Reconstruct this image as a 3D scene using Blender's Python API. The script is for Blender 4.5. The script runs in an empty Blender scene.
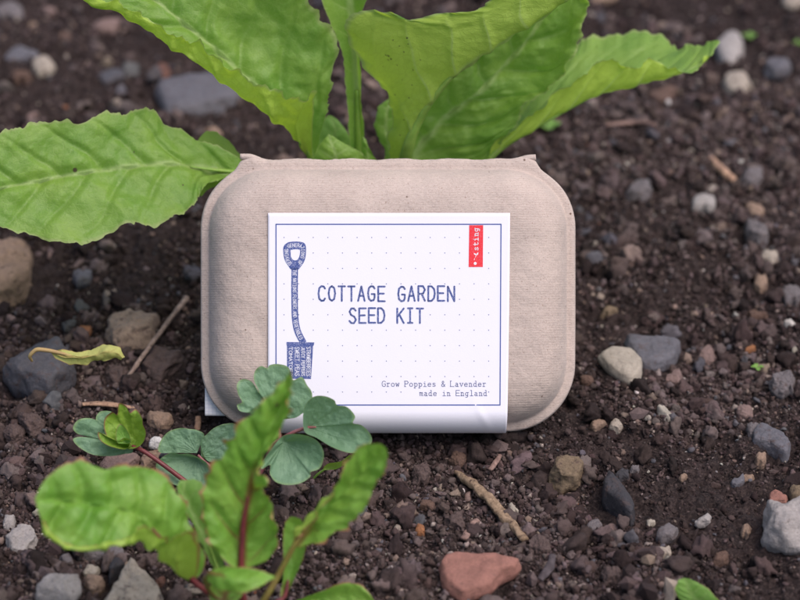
import bpy, math, random
import numpy as np
from mathutils import Vector, Matrix
from mathutils.geometry import tessellate_polygon
rng = np.random.default_rng(7); random.seed(7)
scene = bpy.context.scene
COL = scene.collection

# ---------------------------------------------------------------- view frame (metres)
TH = math.radians(32.0); FPX = 2058.0; D = 0.854; MM = 0.001
Fw = np.array([0, math.cos(TH), -math.sin(TH)]); Up = np.array([0, math.sin(TH), math.cos(TH)]); Rt = np.array([1., 0, 0])
CAM = -(Fw*D + Up*((300-447)/FPX*D))
def W(px, py, d):
    """photo pixel + millimetres in front of the carton's rim plane -> world point"""
    z = D - d*MM
    return CAM + Fw*z + Rt*((px-400)/FPX*z) + Up*((300-py)/FPX*z)

# ---------------------------------------------------------------- numpy noise
def _h(i, j, k, s):
    n = (i*374761393 + j*668265263 + k*2147483647 + s*974634777) & 0xffffffff
    n = ((n ^ (n >> 13))*1274126177) & 0xffffffff
    return ((n ^ (n >> 16)) & 0xffff)/32767.5 - 1.0
def noise3(p, seed=0):
    p = np.asarray(p, float); i = np.floor(p).astype(np.int64); f = p-i; f = f*f*f*(f*(f*6-15)+10)
    r = 0
    for a in (0, 1):
        for b in (0, 1):
            for c in (0, 1):
                w = (f[..., 0] if a else 1-f[..., 0])*(f[..., 1] if b else 1-f[..., 1])*(f[..., 2] if c else 1-f[..., 2])
                r = r + w*_h(i[..., 0]+a, i[..., 1]+b, i[..., 2]+c, seed)
    return r
def n2(x, y, s, seed): return noise3(np.stack([x*s, y*s, np.full_like(x, .37)], -1), seed)
def fbm3(p, s, o, seed, g=.5):
    r = 0; a = 1
    for q in range(o): r = r + a*noise3(p*s, seed+q); s *= 2.03; a *= g
    return r

# ---------------------------------------------------------------- mesh + object helpers
def mesh_np(name, V, F, mat=None, smooth=True, attrs=None, uv=None):
    me = bpy.data.meshes.new(name)
    V = np.asarray(V, np.float32); F = np.asarray(F, np.int32); k = F.shape[1]
    me.vertices.add(len(V)); me.vertices.foreach_set('co', V.ravel())
    me.loops.add(F.size); me.loops.foreach_set('vertex_index', F.ravel())
    me.polygons.add(len(F)); me.polygons.foreach_set('loop_start', np.arange(0, F.size, k, dtype=np.int32))
    me.polygons.foreach_set('loop_total', np.full(len(F), k, np.int32))
    me.polygons.foreach_set('use_smooth', np.full(len(F), smooth, bool))
    for n, a in (attrs or {}).items():
        a = np.asarray(a, np.float32)
        if a.ndim == 2:
            if a.shape[1] == 3: a = np.c_[a, np.ones(len(a), np.float32)]
            at = me.attributes.new(n, 'FLOAT_COLOR', 'POINT'); at.data.foreach_set('color', np.ascontiguousarray(a).ravel())
        else:
            at = me.attributes.new(n, 'FLOAT', 'POINT'); at.data.foreach_set('value', a)
    if mat: me.materials.append(mat)
    me.update(calc_edges=True); me.validate()
    return me
def link(name, me, parent=None):
    o = bpy.data.objects.new(name, me); COL.objects.link(o)
    if parent is not None: o.parent = parent
    return o
def thing(name, label, cat, loc=(0, 0, 0), group=None):
    o = bpy.data.objects.new(name, None); COL.objects.link(o); o.location = loc; o.empty_display_size = .01
    return tag(o, label, cat, group)
def tag(o, label, cat, group=None, kind=None):
    o['label'] = label; o['category'] = cat
    if group: o['group'] = group
    if kind: o['kind'] = kind
    return o
def child(name, V, F, mat, root, **k):
    """vertices given in world space, stored relative to the root empty"""
    V = np.asarray(V, float)
    M = np.array(root.matrix_basis.inverted()) if root.parent is None else None
    if root.parent is not None:
        M = np.array((root.parent.matrix_basis @ root.matrix_basis).inverted())
    V = V@M[:3, :3].T + M[:3, 3]
    return link(name, mesh_np(name, V, F, mat, **k), root)
def grid_faces(n, m, closed=False):
    i = np.arange(n-1)[:, None]; mm = m if closed else m-1; j = np.arange(mm)[None, :]
    a = i*m+j; b = i*m+(j+1) % m
    return np.stack([a, b, b+m, a+m], -1).reshape(-1, 4)
def catmull(P, n):
    P = np.asarray(P, float); k = len(P)
    if k == 2: return P[0]+(P[1]-P[0])*np.linspace(0, 1, n).reshape((-1,)+(1,)*(P.ndim-1))
    Q = np.concatenate([[2*P[0]-P[1]], P, [2*P[-1]-P[-2]]])
    t = np.linspace(0, k-1-1e-9, n); i = t.astype(int); u = (t-i).reshape((-1,)+(1,)*(P.ndim-1))
    a, b, c, d = Q[i], Q[i+1], Q[i+2], Q[i+3]
    return .5*(2*b+(c-a)*u+(2*a-5*b+4*c-d)*u*u+(3*b-3*c+d-a)*u**3)
def tube(P, R, n=None, seg=10, rough=0, seed=0, flat=1.0):
    """tapered tube through world points P with radii R (metres)"""
    n = n or len(P)*8
    C = catmull(P, n); R = np.interp(np.linspace(0, 1, n), np.linspace(0, 1, len(R)), R)
    T = np.gradient(C, axis=0); T /= np.linalg.norm(T, axis=1)[:, None]+1e-12
    A = np.cross(T, np.array([.13, .31, .94])); A /= np.linalg.norm(A, axis=1)[:, None]+1e-12
    B = np.cross(T, A)
    ph = np.linspace(0, 2*np.pi, seg, endpoint=False)
    rr = R[:, None]*np.ones(seg)[None]
    if rough:
        q = np.stack([np.cos(ph)[None]*1.3+0*rr, np.sin(ph)[None]*1.3+0*rr, (np.arange(n)/n*len(P)*3)[:, None]+0*rr], -1)
        rr = rr*(1+rough*fbm3(q, 1.0, 3, seed))
    V = C[:, None]+rr[..., None]*(A[:, None]*np.cos(ph)[None, :, None]+flat*B[:, None]*np.sin(ph)[None, :, None])
    V = V.reshape(-1, 3); F = grid_faces(n, seg, True)
    V = np.concatenate([V, [C[0], C[-1]]]); a = len(V)-2
    j = np.arange(seg); k = (j+1) % seg
    caps = np.concatenate([np.stack([k, j, j*0+a, j*0+a], -1), np.stack([(n-1)*seg+j, (n-1)*seg+k, j*0+a+1, j*0+a+1], -1)])
    return V, F, caps
def tube_child(name, P, R, mat, root, **k):
    V, F, caps = tube(P, R, **k)
    tri = np.concatenate([F[:, [0, 1, 2]], F[:, [0, 2, 3]], caps[:, :3]])
    return child(name, V, tri, mat, root)

# ---------------------------------------------------------------- node helpers
class NT:
    def __init__(s, name):
        s.m = bpy.data.materials.new(name); s.m.use_nodes = True; s.t = s.m.node_tree; s.t.nodes.clear()
        s.out = s.n('ShaderNodeOutputMaterial')
    def n(s, typ, **k):
        x = s.t.nodes.new(typ)
        for a, b in k.items():
            if a.startswith('i_'): 
                key = a[2:]; key = int(key) if key.isdigit() else key.replace('_', ' ')
                s.put(x.inputs[key], b)
            else: setattr(x, a, b)
        return x
    def put(s, sock, v):
        if isinstance(v, bpy.types.NodeSocket): s.t.links.new(v, sock)
        elif isinstance(v, bpy.types.Node): s.t.links.new(v.outputs[0], sock)
        else:
            if isinstance(v, (tuple, list)) and len(v) == 3 and sock.type == 'RGBA': v = (*v, 1)
            sock.default_value = v
    def obj(s): return s.n('ShaderNodeTexCoord').outputs['Object']
    def noise(s, scale, detail=4, rough=.55, co=None, dist=0):
        x = s.n('ShaderNodeTexNoise', i_Scale=scale, i_Detail=detail, i_Roughness=rough, i_Distortion=dist)
        s.put(x.inputs['Vector'], co if co is not None else s.obj()); return x.outputs['Fac']
    def vor(s, scale, feature='F1', co=None, out='Distance'):
        x = s.n('ShaderNodeTexVoronoi', feature=feature, i_Scale=scale); s.put(x.inputs['Vector'], co if co is not None else s.obj()); return x.outputs[out]
    def ramp(s, f, *st):
        x = s.n('ShaderNodeValToRGB', i_0=f); e = x.color_ramp.elements
        while len(e) < len(st): e.new(.5)
        for q, (p, c) in zip(e, st): q.position = p; q.color = (*c, 1) if isinstance(c, tuple) else (c, c, c, 1)
        return x.outputs[0]
    def mix(s, f, a, b, mode='MIX'):
        x = s.n('ShaderNodeMix', data_type='RGBA', blend_type=mode)
        s.put(x.inputs[0], f); s.put(x.inputs[6], a); s.put(x.inputs[7], b); return x.outputs[2]
    def math(s, op, a, b=0.0, c=0.0):
        x = s.n('ShaderNodeMath', operation=op); s.put(x.inputs[0], a); s.put(x.inputs[1], b); s.put(x.inputs[2], c); return x.outputs[0]
    def attr(s, name, col=True): return s.n('ShaderNodeAttribute', attribute_name=name).outputs['Color' if col else 'Fac']
    def bump(s, h, strength, dist, nrm=None):
        x = s.n('ShaderNodeBump', i_Strength=strength, i_Distance=dist, i_Height=h)
        if nrm is not None: s.put(x.inputs['Normal'], nrm)
        return x.outputs[0]
    def bsdf(s, col, rough=.8, spec=.3, nrm=None, **k):
        x = s.n('ShaderNodeBsdfPrincipled'); s.put(x.inputs['Base Color'], col); s.put(x.inputs['Roughness'], rough)
        s.put(x.inputs['Specular IOR Level'], spec)
        if nrm is not None: s.put(x.inputs['Normal'], nrm)
        for a, b in k.items(): s.put(x.inputs[a.replace('_', ' ')], b)
        return x.outputs[0]
    def done(s, sh): s.put(s.out.inputs[0], sh); return s.m

def srgb(r, g, b):
    f = lambda c: (c/255/12.92) if c/255 <= .04045 else ((c/255+.055)/1.055)**2.4
    return (f(r), f(g), f(b))

# soil -------------------------------------------------------------
def mat_soil():
    m = NT('damp_soil'); co = m.obj()
    c = m.ramp(m.noise(70, 6, .6), (.3, srgb(28, 21, 21)), (.55, srgb(41, 31, 30)), (.78, srgb(62, 50, 49)))
    c2 = m.mix(m.ramp(m.noise(900, 3, .7), (.45, 0.), (.75, 1.)), c, srgb(84, 71, 67))
    n = m.bump(m.noise(1100, 5, .7), .9, .0012); n = m.bump(m.noise(3800, 3, .7), .7, .0004, n)
    return m.done(m.bsdf(c2, .85, .25, n))
def mat_crumb():
    m = NT('soil_crumb')
    c = m.attr('tint')
    c = m.mix(m.noise(900, 4, .65), m.mix(1.0, c, (.62, .60, .60), 'MULTIPLY'), m.mix(1.0, c, (1.35, 1.35, 1.35), 'MULTIPLY'))
    n = m.bump(m.noise(1500, 5, .7), .8, .0008)
    return m.done(m.bsdf(c, .82, .28, n))
def mat_stone(name, col, col2=None, rough=.7, grain=1.0, speck=None, dust=.47):
    m = NT(name); col2 = col2 or tuple(x*.62 for x in col)
    f = m.noise(170, 7, .68, dist=.5)
    c = m.ramp(f, (.32, col2), (.62, col))
    c = m.mix(m.ramp(m.noise(1500, 3, .7), (.35, .0), (.75, .45*grain)), c, tuple(min(1, x*1.5) for x in col))
    # soil dust caught on the surface
    c = m.mix(m.ramp(m.noise(320, 5, .7), (dust, 0.), (dust+.13, .8)), c, srgb(78, 62, 58))
    if speck: c = m.mix(m.ramp(m.vor(520), (.06, 1.), (.12, 0.)), c, speck)
    n = m.bump(m.noise(420, 6, .68), min(1, 1.0*grain), .0016); n = m.bump(m.noise(2400, 3, .7), .5, .0003, n)
    return m.done(m.bsdf(c, rough, .3, n))

# ---------------------------------------------------------------- terrain
PATCH = []   # (x, y, radius, height): gentle rises and hollows of the bed
def height(x, y):
    x = np.asarray(x, float); y = np.asarray(y, float)
    wx = x+.012*n2(x, y, 22, 90); wy = y+.012*n2(x, y, 22, 91)
    h = .006*n2(x, y, 7, 1)+.0045*n2(wx, wy, 21, 2)+.0032*n2(wx, wy, 52, 3)
    b = 1-np.abs(n2(wx, wy, 95, 4)); h = h+.0050*(b-.6)*(.7+.6*n2(x, y, 18, 12))
    b = 1-np.abs(n2(x, y, 210, 5)); h = h+.0030*(b-.6); h = h+.0011*(1-2*np.abs(n2(wx, wy, 300, 8)))
    h = h+.0009*n2(x, y, 520, 6)
    # the soil is pressed flat under and around the carton
    k = np.exp(-((x/.085)**4)-(((y-.02)/.035)**4)); h = h*(1-.35*k)-.001*k
    return h-.0012
def G(px, py, up=0.0):
    """where the sight line through a photo pixel meets the soil (plus a rise)"""
    d = W(px, py, 0)-CAM; z = 0.0
    for _ in range(5):
        p = CAM+d*((z-CAM[2])/d[2]); z = float(height(p[0], p[1]))+up
    return p
def axis(lo, a, b, hi, step):
    mid = np.arange(a, b, step); out = [b]; s = step
    while out[-1] < hi: s *= 1.12; out.append(out[-1]+s)
    neg = [a-step]; s = step
    while neg[-1] > lo: s *= 1.12; neg.append(neg[-1]-s)
    return np.concatenate([neg[::-1], mid, out])
xs = axis(-4, -.30, .30, 4, .00095); ys = axis(-3, -.16, .56, 6, .00095)
X, Y = np.meshgrid(xs, ys)
Z = height(X, Y)
SOIL = mat_soil(); CRUMB = mat_crumb()
g = link('ground', mesh_np('ground', np.stack([X, Y, Z], -1).reshape(-1, 3), grid_faces(len(ys), len(xs)), SOIL)); g['kind'] = 'structure'
g['label'] = 'dark brown crumbly garden soil of the bed'; del X, Y, Z

# ---------------------------------------------------------------- stones, each its own object
def outline_r(poly, ang):
    """radius of a star-shaped polygon about its centroid at angles ang"""
    P = np.asarray(poly, float); c = P.mean(0); Q = P-c
    # round the corners a little: resample through Catmull then blend with the straight polygon
    k = len(Q); idx = np.arange(-2, k+3) % k
    S = catmull(Q[idx], (k+4)*16); S = S[32:-32]
    L = np.concatenate([np.linspace(Q[i], Q[(i+1) % k], 16, endpoint=False) for i in range(k)])
    m = min(len(S), len(L)); S = S[:m]*.5+L[:m]*.5
    a = np.arctan2(S[:, 1], S[:, 0]); r = np.hypot(S[:, 0], S[:, 1]); o = np.argsort(a)
    return c, np.interp(ang, a[o], r[o], period=2*np.pi)
NA = 72
STONES_XY = []
def stone_geo(world_xy, thick, z0, round_=.5, seed=0, rough=1.0, tilt=(0, 0)):
    ang = np.linspace(-np.pi, np.pi, NA, endpoint=False)
    c, r = outline_r(world_xy, ang); size = r.mean()
    STONES_XY.append((c[0], c[1], float(r.max())))
    # rings from underside to top
    prof = [(0., -.55), (.55, -.55), (.86, -.42), (.97, -.1), (1.0, .12), (.985, .38), (.95, .6), (.91, .82), (.84, .93), (.70, .98), (.5, 1.0), (.33, 1.01), (.17, 1.01), (0., 1.01)]
    rings = []
    for k, z in prof:
        dome = (1-k**2)*round_*.45 if z > 0 else 0
        zz = z*(1-round_*.3)+dome*.8
        rr = r*k
        rings.append(np.stack([rr*np.cos(ang), rr*np.sin(ang), np.full(NA, zz*thick)], -1))
    V = catmull(np.array(rings), 34)
    sh = V.shape; P = V.reshape(-1, 3)
    off = np.array([seed*1.7, seed*.9, seed*2.3])
    q = P/size
    dn = fbm3(q+off, 1.3, 2, seed)*.13*rough+fbm3(q+off, 4.5, 4, seed+9, .55)*.06*rough
    dn = dn+(1-2*np.abs(fbm3(q+off, 3.2, 2, seed+40)))*.022*rough+noise3(q*13+off, seed+41)*.008
    # a few broken facets
    rg = np.random.default_rng(seed+100)
    for _ in range(int(9*rough)):
        n = rg.normal(size=3); n[2] = abs(n[2])*.6; n /= np.linalg.norm(n)
        ext = (P@n).max(); lim = ext*rg.uniform(.76 if rough > .6 else .93, .95 if rough > .6 else .99); ex = np.clip(P@n-lim, 0, None); P = P-ex[:, None]*n*.85
    N = P/np.linalg.norm(P+1e-9, axis=1)[:, None]
    P = P+N*(dn*min(size, thick*1.6))[:, None]
    P[:, 2] += P[:, 0]*tilt[0]+P[:, 1]*tilt[1]
    P = P+np.array([c[0], c[1], z0])
    return P, grid_faces(sh[0], NA, True), c
def ell(cx, cy, w, h, rot=0, n=12, jag=.07, seed=0):
    rg = np.random.default_rng(seed+55); a = np.linspace(0, 2*np.pi, n, endpoint=False); s = 1+rg.uniform(-jag, jag, n)
    x = np.cos(a)*w/2*s; y = np.sin(a)*h/2*s; r = math.radians(rot)
    return np.stack([cx+x*math.cos(r)-y*math.sin(r), cy+x*math.sin(r)+y*math.cos(r)], -1)
SM = {}
def smat(key):
    if key in SM: return SM[key]
    T = {'tan': ((150, 126, 108), 1), 'slate': ((88, 87, 93), .8), 'dark': ((68, 66, 70), .9), 'grey': ((124, 117, 118), 1), 'bluegrey': ((112, 110, 116), .9),
         'pale': ((172, 160, 146), 1), 'pink': ((134, 112, 106), 1), 'beige': ((166, 144, 128), 1), 'terracotta': ((150, 106, 94), .7), 'red': ((116, 82, 70), 1), 'cream': ((170, 160, 146), .8),
         'white': ((215, 212, 210), .8), 'lightgrey': ((164, 157, 153), 1.2), 'brown': ((112, 88, 76), 1), 'orange': ((160, 108, 72), .8), 'moss': ((132, 114, 92), 1.3),
         'clod': ((98, 82, 78), 1.6), 'wood': ((140, 110, 92), 1)}[key]
    SM[key] = mat_stone('stone_'+key, tuple(v*(.92 if key in ('cream', 'pale', 'lightgrey', 'white', 'tan', 'terracotta', 'pink') else .78) for v in srgb(*T[0])), dust=.60 if key in ('cream', 'lightgrey', 'white', 'terracotta') else .53, grain=T[1], rough=.62 if key in ('slate', 'bluegrey', 'dark') else .78); return SM[key]
_si = [0]
def stone(name, label, cat, poly, thick, mk, round_=.5, rough=1.0, rise=0.0, group='stones lying on the soil'):
    _si[0] += 1; i = _si[0]; t = thick*MM
    iself = not hasattr(poly[0], '__len__')
    if len(poly) == 4 and not hasattr(poly[0], '__len__') or len(poly) == 5 and not hasattr(poly[0], '__len__'):
        poly = ell(*poly, seed=i)
    poly = np.asarray(poly, float); hp = np.ptp(poly[:, 1]); t = min(t, .25*hp*MM); up = t*.4+rise
    poly = poly.copy(); poly[:, 1] = poly[:, 1].mean()+(poly[:, 1]-poly[:, 1].mean())*(.88 if not iself else .76)
    wp = np.array([G(a, b, up)[:2] for a, b in poly])
    c = wp.mean(0); z = float(height(c[0], c[1]))+rise
    # sunk into the hollows around it
    P, F, c = stone_geo(wp, t, z+t*.1, round_, i, rough)
    root = np.array([c[0], c[1], z])
    me = mesh_np(name, P-root, F, smat(mk)); o = link(name, me); o.location = root
    return tag(o, label, cat, group)

S = stone
big = 'large stones on the bed'
S('stone', 'large tan-brown stone cut by the left edge below the wide leaf', 'stone', [(-30, 250), (-5, 240), (12, 243), (26, 252), (35, 272), (31, 284), (12, 302), (-30, 306)], 17, 'tan', .7, .8)
S('slate_stone', 'dark grey slate stone under the yellow withered leaf', 'stone', [(3, 373), (14, 352), (36, 343), (62, 352), (78, 376), (72, 390), (45, 397), (16, 389)], 13, 'slate', .35, .7, rise=.002)
S('stone', 'squarish tan stone left of the carton beside the thin twig', 'stone', [(107, 322), (122, 312), (156, 311), (159, 320), (150, 343), (128, 350), (110, 346)], 11, 'beige', .3, .9, rise=.001)
S('soil_clod', 'dark rough clod just below the tip of the withered leaf', 'soil clod', (117, 371, 25, 26, 0), 8, 'clod', .8, 1.6)
S('soil_clod', 'flat grey-brown clod under the thin twig left of the carton', 'soil clod', [(142, 366), (152, 348), (164, 346), (176, 352), (188, 357), (182, 366), (162, 384), (146, 380)], 6, 'clod', .3, 1.5)
S('flat_stone', 'long flat grey stone behind the bed under the upper left leaf', 'stone', [(157, 90), (178, 82), (215, 79), (242, 84), (240, 103), (205, 110), (168, 111), (158, 101)], 9, 'bluegrey', .2, .6)
S('pebble', 'pale round pebble near the upper left corner', 'pebble', (44, 67, 23, 20, 0), 10, 'pale', .8, .5)
S('pebble', 'flat blue-grey pebble at far upper left', 'pebble', (21, 55, 36, 13, -5), 6, 'bluegrey', .5, .5)
S('pebble', 'oval blue-grey pebble between upper left leaf and wide left leaf', 'pebble', (111, 77, 28, 12, 3), 6, 'slate', .6, .5)
S('brick_fragment', 'blurry reddish crumb of brick above the long flat grey stone', 'brick fragment', (161, 73, 22, 14, 15), 8, 'red', .6, 1)
S('stone', 'dusty pinkish brown stone at the top left beside the leaf edge', 'stone', (106, 27, 32, 17, -10), 9, 'pink', .5, 1)
S('stone', 'grey stone in the uppermost left corner', 'stone', (8, 11, 32, 18, 8), 9, 'grey', .5, .8)
S('pebble', 'tan pebble right of the corner stone at top left', 'pebble', (34, 24, 12, 12, 0), 6, 'tan', .7, .7)
S('pebble', 'brownish pink pebble near the top edge at left', 'pebble', (49, 14, 17, 12, 0), 6, 'pink', .7, .7)
S('pebble', 'small brown pebble under the pink stone at top left', 'pebble', (65, 36, 15, 11, 0), 6, 'brown', .7, .7)
S('brick_fragment', 'dull reddish brown lump below the pale round pebble', 'brick fragment', (22, 80, 26, 18, 10), 8, 'brown', .6, 1)
S('pebble', 'small pinkish pebble just above the wide left leaf', 'pebble', (33, 117, 13, 11, 0), 6, 'pink', .8, .5)
S('pebble', 'pinkish tan pebble behind the yellowish leaf tip', 'pebble', (214, 136, 20, 17, 30), 9, 'tan', .7, .5)
S('pebble', 'slanted small grey-blue pebble below the wide left leaf', 'pebble', (83, 282, 23, 13, -38), 6, 'bluegrey', .6, .6)
S('wood_chip', 'small orange chip between the slate and the tan stone', 'chip', (84, 330, 17, 9, -5), 2.5, 'orange', .4, .5)
S('pebble', 'pale pebble at left above the slate stone', 'pebble', (11, 319, 13, 9, 0), 5, 'pink', .7, .7)
S('pebble', 'brown pebble between the left tan stone and the orange chip', 'pebble', (50, 302, 15, 11, 0), 6, 'brown', .7, .7)
S('stone', 'small tan stone above the columbine leaves left of the carton', 'stone', [(146, 416), (150, 412), (164, 413), (174, 418), (173, 424), (162, 427), (148, 426)], 6, 'tan', .4, .7)
S('pebble', 'bright white lump beside the columbine leaf', 'pebble', (156, 441, 17, 13, -20), 6, 'white', .8, .8)
S('flat_stone', 'flat pinkish brown shard behind the broad seedling leaf', 'stone', [(92, 462), (110, 456), (135, 457), (140, 464), (128, 471), (98, 470)], 5, 'pink', .2, .8)
S('flat_stone', 'tan flat shard crossed by the dark red stem', 'stone', [(140, 462), (152, 448), (160, 446), (162, 458), (152, 468), (142, 470)], 4, 'tan', .2, .8)
S('soil_clod', 'grey rough clod at left edge under the slate', 'soil clod', (14, 437, 22, 18, 0), 8, 'clod', .8, 1.6)
S('soil_clod', 'large crumbly clod left of the reddish young leaf', 'soil clod', (31, 425, 26, 22, 10), 9, 'clod', .8, 1.7)
S('stone', 'pale grey stone at the left edge below the broad seedling leaf', 'stone', [(6, 540), (18, 530), (34, 531), (38, 540), (30, 551), (12, 552)], 7, 'lightgrey', .5, .9)
S('stone', 'small pale stone above the pale grey one at lower left', 'stone', (9, 523, 14, 16, 0), 6, 'lightgrey', .6, .9)
S('flat_stone', 'flat grey stone just under the broad seedling leaf', 'stone', [(78, 552), (88, 545), (120, 545), (126, 550), (122, 556), (100, 558), (82, 558)], 5, 'grey', .2, .8)
S('stone', 'light grey stone at the bottom left edge', 'stone', [(36, 592), (46, 580), (66, 577), (80, 580), (82, 592), (74, 604), (38, 606)], 11, 'lightgrey', .6, .7)
S('pebble', 'tan pebble with flat top beside the tall pale stone', 'pebble', (95, 585, 22, 19, -30), 8, 'tan', .6, .7)
S('pebble', 'small tan block above the rounded tan pebble at bottom left', 'pebble', (91, 571, 18, 10, 0), 6, 'cream', .3, .7)
S('stone', 'large pale tan pointed stone at the bottom edge under the seedling', 'stone', [(100, 612), (108, 592), (120, 577), (134, 567), (146, 575), (156, 590), (164, 612)], 14, 'pale', .5, .7)
S('slate_stone', 'dark slate sliver leaning on the pale pointed stone', 'stone', [(108, 588), (110, 570), (118, 560), (128, 566), (118, 578)], 7, 'dark', .2, .8)
S('brick_fragment', 'small orange brick crumb right of the pale pointed stone', 'brick fragment', (161, 583, 12, 10, -20), 5, 'red', .6, 1)
S('soil_clod', 'grey clod under the folded base of the broad seedling leaf', 'soil clod', (146, 562, 34, 17, 0), 7, 'clod', .7, 1.5)
S('pebble', 'small grey pebble under the tip side of the broad seedling leaf', 'pebble', (66, 560, 14, 9, 0), 5, 'grey', .7, 1)
S('terracotta_fragment', 'smooth terracotta-pink triangular fragment at bottom centre', 'terracotta fragment', [(438, 563), (452, 559), (485, 561), (520, 564), (519, 572), (502, 588), (490, 603), (462, 601), (444, 588)], 6, 'terracotta', .03, .4)
S('stone', 'blocky olive-tan stone right of the brown stick', 'stone', [(548, 484), (552, 468), (566, 461), (582, 464), (585, 476), (578, 491), (560, 494)], 12, 'moss', .7, 1.2)
S('slate_stone', 'dark upright slate shard right of the mossy stone', 'stone', [(608, 467), (613, 478), (620, 492), (635, 514), (632, 522), (618, 516), (603, 503), (602, 490)], 10, 'dark', .3, .5)
S('pebble', 'tiny round cream pebble beside the brown stick', 'pebble', (513, 510, 11, 10, 0), 5, 'cream', .8, .5)
S('pebble', 'tiny orange pebble left of the brown stick', 'pebble', (420, 531, 10, 11, 10), 4, 'orange', .6, .7)
S('stone', 'smooth cream oval stone right of the carton', 'stone', [(597, 364), (608, 358), (630, 358), (642, 366), (641, 379), (630, 384), (612, 376)], 5, 'cream', .4, .35)
S('flat_stone', 'flat grey angular stone behind the cream oval stone', 'stone', [(624, 338), (650, 340), (678, 342), (681, 352), (668, 368), (642, 366), (630, 352)], 7, 'bluegrey', .15, .6)
S('slate_stone', 'long slanted blue-grey slate at the right edge', 'stone', [(757, 426), (772, 429), (784, 441), (791, 455), (786, 461), (768, 450), (752, 437)], 6, 'bluegrey', .2, .6)
S('stone', 'pale grey blocky stone cut by the right edge', 'stone', [(766, 513), (784, 513), (812, 508), (816, 552), (786, 551), (762, 540), (765, 528)], 14, 'lightgrey', .25, .8)
S('pebble', 'brown pebble above the pale blocky stone at right edge', 'pebble', (799, 496, 20, 20, 0), 9, 'moss', .7, .6)
S('pebble', 'large beige-grey pebble beyond the tip of the right leaf', 'pebble', (729, 52, 28, 32, 10), 13, 'lightgrey', .8, .4)
S('pebble', 'round pinkish cream pebble below the beige-grey pebble at upper right', 'pebble', (737, 84, 30, 24, 0), 12, 'pale', .8, .4)
S('stone', 'angular grey stone near the upper right edge', 'stone', (776, 70, 27, 24, 15), 9, 'bluegrey', .3, .8)
S('stone', 'grey stone right of the slanted wood stick', 'stone', (752, 178, 21, 19, -30), 9, 'grey', .4, .9)
S('stone', 'flat brown stone below the tip of the right leaf', 'stone', (663, 95, 30, 14, -8), 6, 'brown', .3, .9)
S('pebble', 'pale pebble touching the top right corner', 'pebble', (794, 2, 26, 18, 0), 9, 'pale', .7, .5)
S('pebble', 'tan pebble at the top edge right of the big leaves', 'pebble', (603, 0, 30, 14, 0), 8, 'tan', .7, .5)
S('pebble', 'smooth blue-grey round pebble right of the carton top', 'pebble', (704, 204, 24, 20, 5), 9, 'lightgrey', .8, .4)
S('stone', 'grey blocky stone right of the carton top corner', 'stone', (639, 192, 28, 24, 0), 10, 'grey', .3, .9)
S('pebble', 'tan oval pebble near the right edge level with the carton top', 'pebble', (755, 208, 22, 15, 30), 7, 'tan', .7, .5)
S('stone', 'long slanted grey stone near the right edge', 'stone', (756, 236, 34, 16, 52), 7, 'grey', .3, .8)
S('pebble', 'pale round pebble below the long slanted grey stone', 'pebble', (769, 259, 18, 15, 0), 8, 'pale', .8, .4)
S('pebble', 'tan-orange oval pebble at right, upright in the soil', 'pebble', (761, 284, 14, 18, -20), 7, 'tan', .8, .4)
S('pebble', 'small tan pebble close to the carton right side', 'pebble', (608, 311, 20, 13, 0), 6, 'moss', .7, .7)
S('stone', 'dim grey rounded stone below the blocky grey stone', 'stone', (625, 238, 20, 21, 0), 9, 'clod', .6, 1)
S('stone', 'grey stone touching the right edge at middle height', 'stone', (791, 294, 22, 24, 20), 9, 'grey', .4, 1)
S('stone', 'flat brown stone left of the grey edge stone', 'stone', (758, 315, 24, 13, 0), 6, 'brown', .4, 1)
S('stone', 'angular grey stone at right above the slanted slate', 'stone', (781, 388, 26, 20, 25), 8, 'grey', .3, 1)
S('brick_fragment', 'reddish brick crumb right of the flat grey angular stone', 'brick fragment', (707, 357, 20, 18, 20), 7, 'pink', .4, 1)
S('pebble', 'pinkish grey pebble above the slanted slate', 'pebble', (745, 410, 18, 19, 0), 7, 'pink', .6, .8)
S('pebble', 'pinkish pebble just right of the cream oval stone', 'pebble', (674, 379, 17, 14, 0), 6, 'pink', .6, .8)
S('pebble', 'brown pebble between carton and cream oval stone', 'pebble', (587, 381, 16, 11, 0), 5, 'brown', .7, .7)
S('pebble', 'small orange-tan chip at right middle', 'chip', (751, 348, 13, 8, -25), 3, 'orange', .4, .7)
S('pebble', 'brownish flat pebble right below the carton corner', 'pebble', (599, 425, 19, 11, -15), 5, 'tan', .5, .8)
S('pebble', 'pink-white pebble beside the brownish flat pebble', 'pebble', (616, 427, 14, 13, 30), 5, 'pale', .6, .8)
S('pebble', 'round grey pebble touching the slanted slate', 'pebble', (753, 431, 15, 15, 0), 7, 'grey', .8, .9)
S('pebble', 'tan half-moon pebble below the slanted slate', 'pebble', (760, 463, 11, 17, -10), 5, 'tan', .4, .6)
S('pebble', 'small blue-grey chip at right centre', 'pebble', (738, 482, 14, 9, -20), 4, 'bluegrey', .4, .6)
S('pebble', 'tan crumb stone beside the blue-grey chip', 'pebble', (748, 475, 14, 12, 0), 5, 'tan', .5, .9)
S('pebble', 'round olive-grey pebble in the lower right soil', 'pebble', (667, 536, 21, 17, 5), 7, 'grey', .7, .6)
S('pebble', 'pale grey pebble below the olive-grey one', 'pebble', (664, 553, 19, 14, -25), 6, 'pale', .5, .6)
S('pebble', 'small round cream pebble left of the olive-grey pebble', 'pebble', (651, 523, 10, 8, 0), 4, 'cream', .8, .4)
S('pebble', 'slanted grey chip in the lower right soil', 'pebble', (703, 521, 19, 10, -30), 5, 'lightgrey', .4, .8)
S('pebble', 'grey wedge pebble below the dark slate shard', 'pebble', [(585, 524), (600, 522), (602, 528), (595, 534)], 5, 'grey', .4, .8)
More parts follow.
